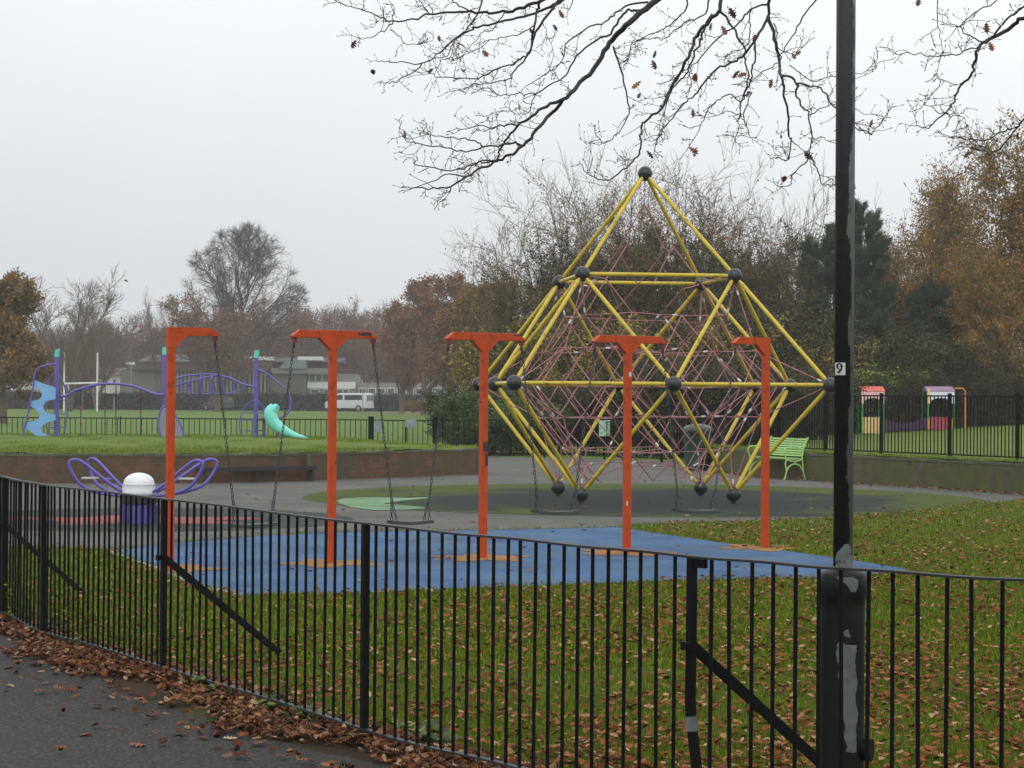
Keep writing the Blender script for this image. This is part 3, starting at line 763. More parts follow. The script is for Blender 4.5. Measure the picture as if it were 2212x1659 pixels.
for k, v in nodes.items():
    p = cw(*v)
    if ball is None: ball = b0.build('ball_joint', ballm, cl, local=True, smooth='auto'); o = ball
    else: o = ball.copy(); COL.objects.link(o); o.parent = cl
    o.location = p - Vector((ccx, ccy, 0))
    if k[0] == 0:
        s_ = MB(); s_.lathe([(.03, -.16), (.035, -.11)], p, 12); s_.build('foot', ballm, cl, smooth=True)
keys = list(nodes)
for i in range(len(keys)):
    for j in range(i + 1, len(keys)):
        a, b2 = nodes[keys[i]], nodes[keys[j]]
        if abs((a - b2).length - ca) < .02:
            if keys[i][0] == 0 and keys[j][0] == 0: continue
            A, B_ = cw(*a), cw(*b2); d = (B_ - A).normalized()
            mb = MB(); mb.tube([A + d*.07, A + d*.14, A + d*.17, B_ - d*.17, B_ - d*.14, B_ - d*.07], [.024, .026, .0315, .0315, .026, .024], 12)
            mb.build('tube', yellow, cl, smooth='auto')
# rope net: nested octahedral mesh hung inside the frame
rng = np.random.default_rng(5); dd_ = .76; lay = dd_/math.sqrt(2); zc = hgt
lat = {}
for k in range(-3, 6):
    m_ = 5 - abs(k); 
    for i in range(m_ + 1):
        for j in range(m_ + 1):
            x = (i - m_/2)*dd_; y = (j - m_/2)*dd_
            shell = i in (0, m_) or j in (0, m_)
            z = zc + k*lay*(1.02 if k > 0 else .97)
            s_ = 1.0
            if k == 5: z = zc + 5*lay + .25
            if k == -3 and not shell: continue
            jz = rng.normal()*.03
            lat[(k, i, j)] = (Vector((x*s_ + rng.normal()*.02, y*s_ + rng.normal()*.02, z + jz)), shell)
ropes = MB(); clampl = []
def rope(a, b2, r=.0092, clampp=.16):
    A, B_ = cw(*a), cw(*b2)
    ropes.tube([A, (A + B_)/2 - Vector((0, 0, .008)), B_], r, 5, caps=False)
    if rng.random() < clampp:
        t = .14 if rng.random() < .5 else .86; c = A.lerp(B_, t); d = (B_ - A).normalized()
        clampl.append((c - d*.035, c + d*.035))
ks = list(lat)
for k in range(-3, 5):
    lo = [q for q in ks if q[0] == k]; hi = [q for q in ks if q[0] == k + 1]
    for q in lo:
        for h_ in hi:
            a, s1 = lat[q]; b2, s2 = lat[h_]
            dx, dy = abs(a.x - b2.x), abs(a.y - b2.y)
            if dx < dd_*.62 and dy < dd_*.62:
                on = s1 and s2
                if on and rng.random() < (.74 if k < 2 else .5) or (not on and rng.random() < (.2 if k < 2 else .03)): rope(a, b2)
for k in range(-2, 5):
    m_ = 5 - abs(k)
    for i in range(m_ + 1):
        for j in range(m_):
            for (q1, q2) in (((k, i, j), (k, i, j + 1)), ((k, j, i), (k, j + 1, i))):
                if q1 in lat and q2 in lat:
                    edge = i in (0, m_)
                    if k in (0, 1, -1, -2, 2) and ((edge and rng.random() < .8) or (not edge and rng.random() < .16)): rope(lat[q1][0], lat[q2][0], clampp=.3)
# tethers from the net to the frame joints
for (i, j) in ((0, 0), (0, 1), (1, 0), (1, 1)):
    upn = nodes[(2, i, j)]; m_ = 3; c = lat[(2, i*3, j*3)][0]
    rope(upn - Vector((0, 0, .12)), c, .012, .9); c1 = lat[(1, i*4, j*4)][0]; rope(upn - Vector((0, 0, .12)), c1, .01, .8)
    c3 = lat[(3, i*2, j*2)][0]; rope(upn, c3, .01, .8)
    dn_ = nodes[(0, i, j)]; c = lat[(-2, i*3, j*3)][0]; rope(dn_ + Vector((0, 0, .12)), c, .01, .9); rope(dn_ + Vector((0, 0, .12)), lat[(-1, i*4, j*4)][0], .01, .5)
    cr = nodes[(1, i*2, j*2)]; rope(cr, lat[(0, i*5, j*5)][0], .01, .9); rope(cr, lat[(1, i*4, j*4)][0], .01, .9); rope(cr, lat[(-1, i*4, j*4)][0], .01, .9)
for (i, j) in ((1, 0), (0, 1), (2, 1), (1, 2)):
    nd = nodes[(1, i, j)]
    for kx in (2, 3):
        q = {(1, 0): (kx, 0), (0, 1): (0, kx), (2, 1): (5, kx), (1, 2): (kx, 5)}[(i, j)]
        rope(nd, lat[(0, q[0], q[1])][0], .01, .5)
bn = [nodes[(0, 0, 0)], nodes[(0, 1, 0)], nodes[(0, 1, 1)], nodes[(0, 0, 1)]]
for a, b2 in zip(bn, bn[1:] + bn[:1]):
    A = a + Vector((0, 0, .13)); B_ = b2 + Vector((0, 0, .13)); mdl = (A + B_)/2*.75 + Vector((0, 0, .12*1))
    mdl.z = .42; mdl2 = (A + B_)/2; mdl2.z = .42; mdl2.x *= .72; mdl2.y *= .72
    ropes.tube([cw(*A.lerp(mdl2, t*1.0) - Vector((0, 0, -.12*math.sin(t*PI)))) for t in (0, .25, .5, .75, 1)], .009, 5, caps=False)
    ropes.tube([cw(*B_.lerp(mdl2, t*1.0) - Vector((0, 0, -.12*math.sin(t*PI)))) for t in (0, .25, .5, .75, 1)], .009, 5, caps=False)
    c = cw(*mdl2); clampl.append((c - Vector((.04, 0, .02)), c + Vector((.04, 0, .02))))
    for q in [k_ for k_ in lat if k_[0] == -2 and lat[k_][1]][::5]:
        if (lat[q][0] - mdl2).length < .8: rope(mdl2, lat[q][0], .008, .3)
ropes.build('rope_net', ropem, cl, smooth=True); 
for a, b2 in clampl[:100]:
    mb = MB(); mb.tube([a, b2], .0165, 6); mb.build('rope_clamp', white_al, cl)
mb = MB(); ap_ = cw(*nodes[(3, 0, 0)]); chain(ap_ - Vector((0, 0, .1)), cw(*lat[(5, 0, 0)][0]) + Vector((0, 0, .02)), mb); mb.build('chain', chain_m, cl)

# ------------------------------------------------------------------ spinner with dome
sp_c = gnd(300, 1130); X0, Y0 = sp_c.x, sp_c.y
spn = thing('spinner', (X0, Y0, 0), 'purple looped spinner seats around a pale dome on a drum', 'playground spinner')
mb = MB(); prof = []
mb.lathe([(.222, -.02), (.222, .245)], n=28); mb.build('drum', purple, spn, local=True, smooth='auto')
rbm = MB()
for k in range(28):
    a = 2*PI*k/28; rbm.box((.226*math.cos(a), .226*math.sin(a), .12), (.012, .014, .24), a)
rbm.build('ribs', M('purple_dark', (.06, .05, .2), .4), spn, local=True)
mb = MB(); mb.lathe([(.2, .246), (.235, .26), (.235, .345), (.21, .36)], n=28); mb.build('collar', rubber_blk, spn, local=True, smooth='auto')
mb = MB(); pr = [(.225, .361), (.222, .40), (.212, .44), (.202, .495), (.205, .5), (.198, .507)] + [(.198*math.cos(t), .507 + .14*math.sin(t)) for t in np.linspace(.15, 1.54, 9)]
mb.lathe(pr, n=32); mb.build('dome', steel_dome, spn, local=True, smooth=True)
def loop(sg, dy, sc, oy, nm='seat_loop'):
    pts = [(.12, .36), (.30, .47), (.50, .63), (.66, .76), (.76, .815), (.84, .79), (.835, .70), (.74, .53), (.62, .44), (.45, .385), (.2, .35)]
    P = [Vector((sg*x*sc, oy + dy*x, z)) for x, z in pts]
    sm = smooth_path(P, 5); mb = MB(); mb.tube(sm, .021, 9); mb.build(nm, purple, spn, local=True, smooth=True)
for sg in (-1, 1):
    loop(sg, -.22, 1.0, -.05); loop(sg, .30, .84 if sg < 0 else 1.13, .04)
    mb = MB(); mb.box((sg*.62, 0 - .03, .575), (.19, .22, .018)); mb.build('foot_plate', M('plate_grey%d' % (sg + 2), (.45, .45, .42), .5), spn, local=True)
    mb = MB(); mb.tube([(sg*.42, -.14, .565), (sg*.38, .13, .56)], .016, 8); mb.build('brace', purple, spn, local=True, smooth=True)

# ------------------------------------------------------------------ bench rail mounted on the left wall
a_, b_ = at(425, 1013, 39.4), at(682, 1012, 40.9)
t = thing('wall_rail', ((a_.x + b_.x)/2, (a_.y + b_.y)/2, 0), 'dark horizontal rail fixed along the brick retaining wall', 'rail')
mb = MB(); d = b_ - a_; mb.box((a_ + b_)/2, (d.length, .12, .07), math.atan2(d.y, d.x)); mb.build('beam', rubber_blk, t)
for k in (.06, .5, .97):
    mb = MB(); q = a_.lerp(b_, k); mb.box((q.x, q.y + .02, .13), (.05, .1, .28)); mb.build('bracket', rubber_blk, t)

# ------------------------------------------------------------------ light green bench
bc = Vector((5.50, 43.7, 0)); th = -R(67)
bw = 1.42
ben = thing('park_bench', (bc.x, bc.y, 0), 'light green slatted metal bench with curved end frames by the mossy wall', 'bench', rz=th)
BX = .74
def end_frame(x):
    mb = MB(); r_ = .017
    T = lambda pts, rr=r_, k=6: mb.tube(smooth_path([Vector((x, y, z)) for y, z in pts], k), rr, 6)
    T([(-.30, 0), (-.26, .10), (-.245, .20), (-.27, .32), (-.25, .42), (-.28, .50), (-.30, .58), (-.26, .645), (-.19, .64)])       # front leg and arm scroll
    T([(-.26, .645), (-.12, .655), (.02, .64), (.12, .68)])                                                                     # arm
    T([(.20, 0), (.16, .12), (.14, .24), (.13, .36), (.12, .44), (.15, .62), (.22, .78), (.26, .86)])                            # rear leg and back
    T([(-.24, .18), (-.17, .28), (-.06, .32), (.06, .29), (.14, .18)])                                                          # arch
    T([(-.25, .42), (-.15, .385), (-.05, .375), (.05, .39), (.13, .43)])                                                        # seat support
    T([(-.05, .32), (-.05, .375)], .02)
    return mb
for x in (-BX, BX): end_frame(x).build('end_frame', bench_g, ben, local=True, smooth='auto')
mb = MB()
for y, z in ((-.26, .43), (-.2, .418), (-.14, .408), (-.08, .402), (-.02, .405), (.04, .412), (.09, .425)): mb.box((0, y, z + .012), (2*BX, .042, .012))
mb.build('seat', bench_g, ben, local=True)
mb = MB()
for k in range(8):
    z = .49 + k*.047; y = .128 + .12*max(0, (z - .48)/.38)**1.3; mb.box((0, y, z), (2*BX, .012, .034), M3=Matrix.Rotation(-.3, 3, 'X'))
mb.build('backrest', bench_g, ben, local=True)
mb = MB(); mb.box((.2, .19, .725), (.07, .008, .05), M3=Matrix.Rotation(-.3, 3, 'X')); mb.build('plaque', M('plaque', (.45, .35, .3), .5), ben, local=True)

# ------------------------------------------------------------------ litter bin
bp_ = gnd(1507, 1016); t = thing('litter_bin', bp_, 'dark green litter bin with rounded hood left of the light green bench', 'litter bin')
mb = MB(); mb.lathe([(.27, -.02), (.29, .08), (.32, .74), (.33, .76)], n=24); mb.build('body', bin_g, t, local=True, smooth='auto')
mb = MB(); mb.lathe([(.335, .86), (.36, .90), (.35, .96), (.27, 1.02), (.12, 1.06), (.02, 1.065)], n=24); mb.build('hood', bin_g, t, local=True, smooth='auto')
mb = MB()
for k in range(4): a = PI/4 + k*PI/2; mb.box((.30*math.cos(a), .30*math.sin(a), .81), (.05, .1, .14), a)
mb.build('hood_support', bin_g, t, local=True)
mb = MB(); mb.lathe([(.24, .74), (.25, .78)], n=20); mb.build('liner', rubber_blk, t, local=True)

# ------------------------------------------------------------------ background fences
def bar_fence(line, zfun, H, label, pitch, postgap, r=.011, name='metal_fence', tops=False, sides=5, fixed_post=None, post_w=.05):
    P = smooth_path(line, 8); ar = [0]
    for a, b2 in zip(P[:-1], P[1:]): ar.append(ar[-1] + (Vector((b2.x - a.x, b2.y - a.y, 0))).length)
    def q(s):
        s = min(max(s, 0), ar[-1] - 1e-4)
        for i in range(len(ar) - 1):
            if ar[i + 1] >= s: return P[i].lerp(P[i + 1], (s - ar[i])/max(1e-6, ar[i + 1] - ar[i]))
        return P[-1]
    t = thing(name, (P[0].x, P[0].y, zfun(P[0])), label, 'fence')
    L = ar[-1]; ps = fixed_post or [k*postgap for k in range(int(L/postgap) + 1)] + [L]
    for a, b2 in zip(ps[:-1], ps[1:]):
        if b2 - a < .05: continue
        mb = MB(); s = a + pitch
        while s < b2 - pitch*.4:
            p = q(s); z = zfun(p); mb.lathe([(r, z + .09), (r, z + H - (0 if tops else .02))], (p.x, p.y, 0), sides); s += pitch
        mb.build('bar_panel', black_paint, t)
    for z_, nm in ((H - .02, 'top_rail'), (.09, 'bottom_rail')):
        mb = MB(); pts = [q(L*k/60) for k in range(61)]; mb.tube([(p.x, p.y, zfun(p) + z_) for p in pts], .015, 4); mb.build(nm, black_paint, t)
    for s in ps:
        p = q(s); z = zfun(p); mb = MB(); mb.box((p.x, p.y, z + H/2), (post_w, post_w, H + .06)); mb.build('post', black_paint, t)
    return t, q, L
RFl = [at(1430, 857, 54.2), at(1494, 857, 53.0), at(1560, 857, 50.5), at(1640, 857, 47.4), at(1759, 857, 45.0), at(1840, 857, 43.6), at(1948, 857, 42.2), at(2068, 857, 40.8), at(2196, 857, 39.2), at(2420, 857, 37.0)]
for p in RFl: p.z = 0
zrf = lambda p: .5 if p.x > 5.5 else .5*max(0, (p.x - 4.0)/1.5)
bar_fence(RFl, zrf, 1.24, 'tall black bar fence standing on the right terrace in front of the play houses', .105, 2.02, .0125, post_w=.07)
zfl = lambda p: 0.0
FFa = [at(-200, 857, 59.4), at(100, 857, 59.3), at(400, 857, 59.2), at(799, 857, 59.0)]
FFb = [at(945, 857, 58.8), at(1050, 857, 58.6), at(1150, 857, 58.2), at(1250, 857, 57.2), at(1387, 857, 55), at(1430, 857, 54.2)]
for p in FFa + FFb: p.z = 0
bar_fence(FFa, zfl, 1.0, 'low black bar fence behind the purple climbing frame, left of the gate', .148, 6, .011, post_w=.03)
bar_fence(FFb, zfl, 1.02, 'low black bar fence right of the gate, behind the climbing net', .15, 3.1, .012)
# gate
ga, gb = at(802, 857, 59.0), at(942, 857, 58.8)
t = thing('gate', ((ga.x + gb.x)/2, ga.y, 0), 'low black double gate with two small grey signs in the far fence', 'gate')
mb = MB()
for k in range(0, 13):
    p = ga.lerp(gb, (k + .4)/13); mb.lathe([(.011, .1), (.011, .97)], (p.x, p.y, 0), 5)
mb.build('bar_panel', black_paint, t)
mb = MB(); mb.tube([(ga.x, ga.y, .97), (gb.x, gb.y, .97)], .016, 4); mb.tube([(ga.x, ga.y, .1), (gb.x, gb.y, .1)], .016, 4); mb.build('gate_frame', black_paint, t)
for p in (ga, gb):
    mb = MB(); mb.box((p.x, p.y, .53), (.15, .12, 1.1)); mb.build('gate_post', black_paint, t)
mb = MB(); q = at(877, 857, 58.8); mb.box((q.x, q.y, .5), (.05, .05, .92)); mb.build('gate_post', black_paint, t)
sign_m = M('sign_grey', (.22, .25, .28), .4, .3, 10)
for u, v, w_, h_ in ((817, 921, .2, .32), (887, 914.5, .3, .2)):
    p = at(u, v, 58.7); mb = MB(); mb.box(p, (w_, .02, h_)); mb.build('sign', sign_m, t)

# notice on the fence behind the climbing net, and a small dark seat below
p = at(1306, 925, 56.3); t = thing('notice_board', (p.x, p.y, 0), 'small pale green notice on the fence behind the climbing net', 'notice')
mb = MB(); mb.box(p, (.30, .02, .42)); mb.build('panel', M('notice', (.3, .5, .38), .5, .4, 12), t)
mb = MB(); mb.box((p.x, p.y + .03, p.z/2), (.05, .04, p.z)); mb.build('post', black_paint, t)

# ------------------------------------------------------------------ purple climbing frame on the left terrace
DE = 54.0
def e(u, v, dy=0): return at(u, v, DE + dy)
cf = thing('play_structure', e(340, 948), 'purple play structure with turquoise caps, arched beams and slide on the grass terrace', 'climbing frame')
for (u, vt, cap) in ((123, 751, 1), (355.5, 746, 1), (553.5, 753, 1)):
    a = e(u, vt + 20); mb = MB(); mb.lathe([(.058, .4), (.058, a.z)], (a.x, a.y, 0), 16); mb.build('post', purple, cf, smooth='auto')
    c = e(u, vt); mb = MB(); V = []
    n_ = 16
    for z, off in ((a.z + .001, 0), (0, 1)):
        for k in range(n_):
            an = 2*PI*k/n_; x = .066*math.cos(an); zz = z if not off else c.z - .02 + .35*x - .02
            V.append((a.x + x + (.012 if off else 0), a.y + .066*math.sin(an), zz if off else z))
    Fq = [tuple(range(n_ - 1, -1, -1)), tuple(range(n_, 2*n_))] + [(k, (k + 1) % n_, n_ + (k + 1) % n_, n_ + k) for k in range(n_)]
    mb.add(V, Fq); mb.build('post_cap', turq, cf)
def etube(pts, r, nm, mat, dy=0, k=6, n=8):
    mb = MB(); mb.tube(smooth_path([e(u, v, dy + (pts_dy or 0)) for (u, v, *pts_dy_) in pts for pts_dy in [pts_dy_[0] if pts_dy_ else 0]], k), r, n); return mb.build(nm, mat, cf, smooth=True)
z7 = lambda x, y: (x*.1953, 720 + y*.1953)      # helper from a zoomed view of the photograph
# left hand climbing wall with wavy panel
etube([(120, 786), (96, 790), (81, 797), (75, 809), (70, 845), (60, 895), (47, 948)], .022, 'hand_rail', purple, -.35)
wav = [(385, 520), (470, 555), (610, 600), (612, 730), (520, 740), (470, 800), (490, 870), (540, 890), (612, 900), (612, 960), (520, 985), (450, 1030), (450, 1080), (500, 1120), (612, 1150), (612, 1168), (420, 1168), (400, 1130), (340, 1085), (270, 1040), (275, 985), (350, 980), (430, 945), (445, 900), (420, 860), (330, 800), (345, 745), (420, 740), (470, 690), (455, 640), (420, 600), (375, 590), (370, 545)]
tips = {(385, 520), (330, 800), (345, 745), (270, 1040), (275, 985), (370, 545), (420, 1168)}
P2 = [(Vector((612 if x == 610 else x, y, 0)), x >= 610 or (x, y) in tips) for x, y in wav]
for _ in range(2):      # rounds the scooped holes, keeps the outer tips
    Q2 = []; k_n = len(P2)
    for k in range(k_n):
        p, keep = P2[k]
        if keep: Q2.append((p, True))
        else: Q2 += [(p.lerp(P2[k - 1][0], .25), False), (p.lerp(P2[(k + 1) % k_n][0], .25), False)]
    P2 = Q2
P2 = [Vector(z7(p.x, p.y) + (0,)) for p, _ in P2]
mb = MB(); mb.prism([e(p.x, p.y, -.33) for p in P2], (0, .04, 0)); mb.build('wavy_panel', sky_bl, cf)
# looped ladder behind first post
etube([(104, 828), (108, 815), (118, 808), (128, 810), (136, 825), (143, 850), (146, 880), (144, 905), (138, 935), (132, 948)], .016, 'loop_rail', purple, .3)
etube([(104, 828), (100, 860), (98, 900), (104, 935), (110, 948)], .016, 'loop_rail', purple, .3)
for v in (864, 894, 923): etube([(101, v), (145, v)], .013, 'rung', purple, .3)
red_hold = M('red_hold', (.25, .03, .03), .5)
# arched beam with hanging foot pods
etube([(128, 855), (142, 855), (160, 845), (180, 838), (205, 831), (235, 829), (265, 830), (295, 836), (320, 846), (340, 852), (355, 852)], .032, 'arched_beam', purple, -.15)
etube([(142, 853), (160, 847), (185, 840), (205, 833)], .018, 'arched_beam', purple, .2)
for u, va in ((174.5, 842), (227, 831), (250.5, 831), (304, 842)):
    mb = MB(); mb.tube([e(u, va), e(u, 948)], .012, 6)
    o = mb.build('hanging_rope', M('cf_rope', (.02, .02, .025), .7), cf)
    q = 882 if u < 290 else 858
    for vv in ((q, q + 33) if u < 290 else (q, q + 33, q + 66)): rd = MB(); rd.sphere(e(u, vv), .032, 8, 6); rd.build('hand_hold', red_hold, o)
# arched monkey bars
etube([(358, 835), (372, 822), (395, 813), (420, 810), (445, 808), (470, 810), (500, 818), (525, 830), (553, 836)], .022, 'arched_rail', purple, -.3)
etube([(358, 841), (380, 833), (405, 825), (435, 818), (462, 812), (490, 816), (515, 825), (535, 833), (553, 836)], .022, 'arched_rail', purple, .3)
for i, (u0_, u1_, v0_, v1_) in enumerate([(390, 408, 828, 842), (411, 432, 822, 850), (434, 456, 818, 851), (459, 480, 818, 851), (482, 506, 822, 849), (508, 528, 828, 843)]):
    etube([(u0_ - 1, v0_ - 6), (u0_ + 1, v1_ - 3), (u0_ + 5, v1_), (u1_ - 5, v1_), (u1_ - 1, v1_ - 3), (u1_ + 1, v0_ - 4)], .016, 'hand_grip', purple, -.1 + .04*(i % 2), 4)
# grey pod panel at the middle post
wav = [(1785, 1145), (1750, 1040), (1752, 960), (1775, 850), (1820, 808), (1870, 815), (1930, 890), (1985, 980), (2020, 1060), (2035, 1145)]
P2 = smooth_path([Vector(z7(x, y) + (0,)) for x, y in wav], 4)
mb = MB(); mb.prism([e(p.x, p.y, -.2) for p in P2], (0, .05, 0)); pod = mb.build('pod_panel', grey_panel, cf)
mb = MB(); mb.tube([e(p.x, p.y, -.2) for p in P2], .022, 8); mb.build('rim', purple, pod, smooth=True)
# curved pole on the right
etube([(556, 798), (575, 806), (600, 826), (618, 842), (626, 858), (628, 875), (622, 892), (610, 900), (598, 906)], .021, 'curved_pole', purple, -.1)
etube([(536, 948), (520, 935), (518, 910), (526, 885), (541, 868), (553, 865), (565, 876), (571, 900), (570, 925), (565, 948)], .016, 'loop_rail', purple, .25)
for v in (876, 892, 908, 930): etube([(527, v), (568, v)], .012, 'rung', purple, .25)
# slide: scooped turquoise chute
pale_turq = M('pale_turquoise_plastic', (.20, .72, .62), .35, .08, 3)
sl_path = [(593, 879, 10), (588, 884, 12), (584, 891, 13.5), (586, 902, 14), (593, 915, 13.5), (609, 928, 11.5), (632, 939, 7.5), (652, 944, 4), (668, 947.5, 1.2)]
sp_ = smooth_path([Vector(q) for q in sl_path], 5)
mb = MB(); mb.tube([e(q.x, q.y, -.3) for q in sp_], [q.z*.0118 for q in sp_], 16); mb.build('slide', pale_turq, cf, smooth=True)
mb = MB(); c = e(595, 882, -.3); d_ = Vector((.8, -.45, -.2)).normalized(); mb.tube([c - d_*.03, c + d_*.05], [.115, .10], 16); mb.build('slide_mouth', pale_turq, cf, smooth='auto')
mb = MB(); c = e(560, 890); mb.box((c.x + .3, c.y, c.z - .12), (.55, .5, .05)); mb.build('deck', grey_panel, cf)
mb = MB()
for s_ in (.12, .45): mb.tube([(c.x + s_, c.y + .1, .4), (c.x + s_, c.y + .1, c.z - .14)], .03, 8)
mb.build('deck_leg', purple, cf)

# ------------------------------------------------------------------ play houses (toddler unit) on right terrace
DH = 75.
def h(u, v, dy=0): return at(u, v, DH + dy)
gp = M('green_post', (.04, .32, .06), .4); red_roof = M('coral_roof', (.62, .09, .07), .4); pink = M('pink_panel', (.80, .46, .52), .5); lilac = M('lilac_panel', (.74, .76, .88), .5)
mauve = M('mauve_roof', (.26, .17, .27), .5); cream = M('cream_panel', (.72, .52, .22), .5); plum = M('plum_net', (.045, .015, .055), .6); crim = M('crimson_panel', (.36, .05, .08), .5); orr = M('orange_rail', (.62, .24, .03), .4)
ph = thing('play_house', h(1950, 930), 'two small roofed toddler play towers joined by a purple bridge behind the tall black fence', 'play house')
def rect(u0_, u1_, v0_, v1_, dy, th_, nm, mat, arch=False):
    a, b2 = h(u0_, v1_, dy), h(u1_, v0_, dy); mb = MB()
    if arch:
        cx = (a.x + b2.x)/2; hw_ = (b2.x - a.x)*.42; pts = [(a.x, a.z), (a.x, b2.z), (b2.x, b2.z), (b2.x, a.z), (cx + hw_, a.z)]
        pts += [(cx + hw_*math.cos(t_), a.z + (b2.z - a.z)*.48*math.sin(t_)) for t_ in np.linspace(.2, PI - .2, 9)] + [(cx - hw_, a.z)]
        mb.prism([(x, a.y, z) for x, z in pts], (0, th_, 0))
    else: mb.box(((a.x + b2.x)/2, a.y + th_/2, (a.z + b2.z)/2), (b2.x - a.x, th_, b2.z - a.z))
    return mb.build(nm, mat, ph)
for u0_, u1_, rm, fm, am in ((1861, 1911, red_roof, pink, cream), (2003, 2062, mauve, lilac, crim)):
    zt_, zf_ = h(u0_, 835).z, h(u0_, 845).z; a = h(u0_, 840).x; b2 = h(u1_, 840).x
    y0_ = DH; mb = MB()
    mb.prism([(a - .02, y0_ - .05, zf_), (a - .02, y0_ + .45, zt_ + .01), (a - .02, y0_ + .95, zf_)], (b2 - a + .04, 0, 0)); mb.build('roof', rm, ph)
    rect(u0_, u1_, 846, 872, -.03, .03, 'gable_panel', fm, True)
    rect(u0_, u1_, 846, 872, .93, .03, 'gable_panel', fm, True)
    bot = 901
    rect(u0_ + 1, u1_ - 1, bot, 936 if u0_ < 1900 else 928, 0, .04, 'side_panel', am)
    mb = MB(); gz = h(u0_, 936 if u0_ < 1900 else 930).z
    for x in (a + .03, b2 - .03):
        for y in (y0_ + .02, y0_ + .9):
            p_ = MB(); p_.lathe([(.035, gz - .1), (.035, zf_)], (x, y, 0), 8); p_.build('post', gp, ph)
rect(2003, 2009, 838, 872, -.045, .012, 'trim_panel', cream)
rect(2054, 2058, 905, 930, -.045, .03, 'trim_panel', orr); rect(2003, 2008, 905, 928, -.045, .03, 'trim_panel', orr)
mb = MB(); V = []; n_ = 12
for k in range(n_ + 1):
    p = h(1911 + 92*k/n_, 905 + 10*math.sin(PI*k/n_) - 4*k/n_); q = h(1911 + 92*k/n_, 932 - 6*k/n_); V += [(p.x, p.y, p.z), (q.x, q.y, q.z), (q.x, q.y + .03, q.z), (p.x, p.y + .03, p.z)]
mb.add(V, [(k*4 + j, k*4 + (j + 1) % 4, k*4 + 4 + (j + 1) % 4, k*4 + 4 + j) for k in range(n_) for j in range(4)]); mb.build('bridge', plum, ph)
for pts in ([(1862, 839), (1842, 839), (1838, 843), (1838, 925)], [(2062, 839), (2080, 839), (2085, 845), (2085, 925)]):
    mb = MB(); mb.tube([h(u, v, .4) for u, v in pts], .028, 6); mb.build('rail', orr, ph)
# small pink and red play panels further left behind the fence
p = at(1640, 905, 62.); t = thing('toddler_stand', (p.x, p.y, .4), 'small pink play panel with red rail behind the black fence above the bench', 'play panel')
a = at(1628, 905, 62.); mb = MB(); mb.box((a.x, a.y, a.z), (.42, .05, .3)); mb.build('panel', pink, t)
mb = MB(); a = at(1632, 886, 62.); b2 = at(1662, 886, 62.); mb.tube([a, b2], .03, 6); mb.tube([b2, Vector((b2.x, b2.y, .45))], .03, 6); mb.tube([a, Vector((a.x, a.y, .45))], .03, 6); mb.build('rail', crim, t)
mb = MB(); a = at(1564, 896, 62.); mb.box(a, (.16, .05, .45)); mb.build('side_panel', orr, t)

# ------------------------------------------------------------------ rugby goal, floodlight, van, car, bird
DG = 203.
def gg(u, v, dy=0): p = at(u, v, DG); return Vector((p.x, p.y + dy, p.z))
t = thing('rugby_goal', (gg(175, 888).x, DG, 0), 'white H shaped rugby goal far across the playing field', 'rugby goal')
for u in (139, 210.5):
    mb = MB(); a, b2 = gg(u, 762), gg(u, 888); mb.tube([(a.x, a.y, a.z), (a.x, a.y, -.05)], .085, 8); mb.build('upright', white_paint, t)
a, b2 = gg(139, 829), gg(210.5, 827); mb = MB(); mb.tube([a, b2], .09, 8); mb.build('crossbar', white_paint, t)
p = at(283, 852, 235.); t = thing('floodlight', (p.x, p.y, 0), 'pale headed lamp on a thin pole in front of the far school', 'street lamp')
mb = MB(); tp = at(283, 785, 235.); mb.tube([(p.x, p.y, 0), (p.x, p.y, tp.z)], .09, 6); mb.build('pole', M('pole_grey', (.2, .21, .22), .5), t)
mb = MB(); mb.box((tp.x - .05, tp.y, tp.z), (.9, .4, .26)); mb.build('lamp_head', white_paint, t)
for (u, v0_, lab) in ((784, 835, 'thin grey post just right of the silver van'), (246.5, 858, 'short pale post in front of the dark hedge')):
    p = at(u, v0_, 223.); t = thing('signpost', (p.x, p.y, 0), lab, 'post')
    mb = MB(); mb.tube([(p.x, p.y, 0), (p.x, p.y, p.z)], .06, 6); mb.build('pole', M('pole_pale', (.3, .31, .31), .5), t)
    mb = MB(); mb.box((p.x, p.y, p.z), (.14, .12, .05)); mb.build('cap', bare, t)

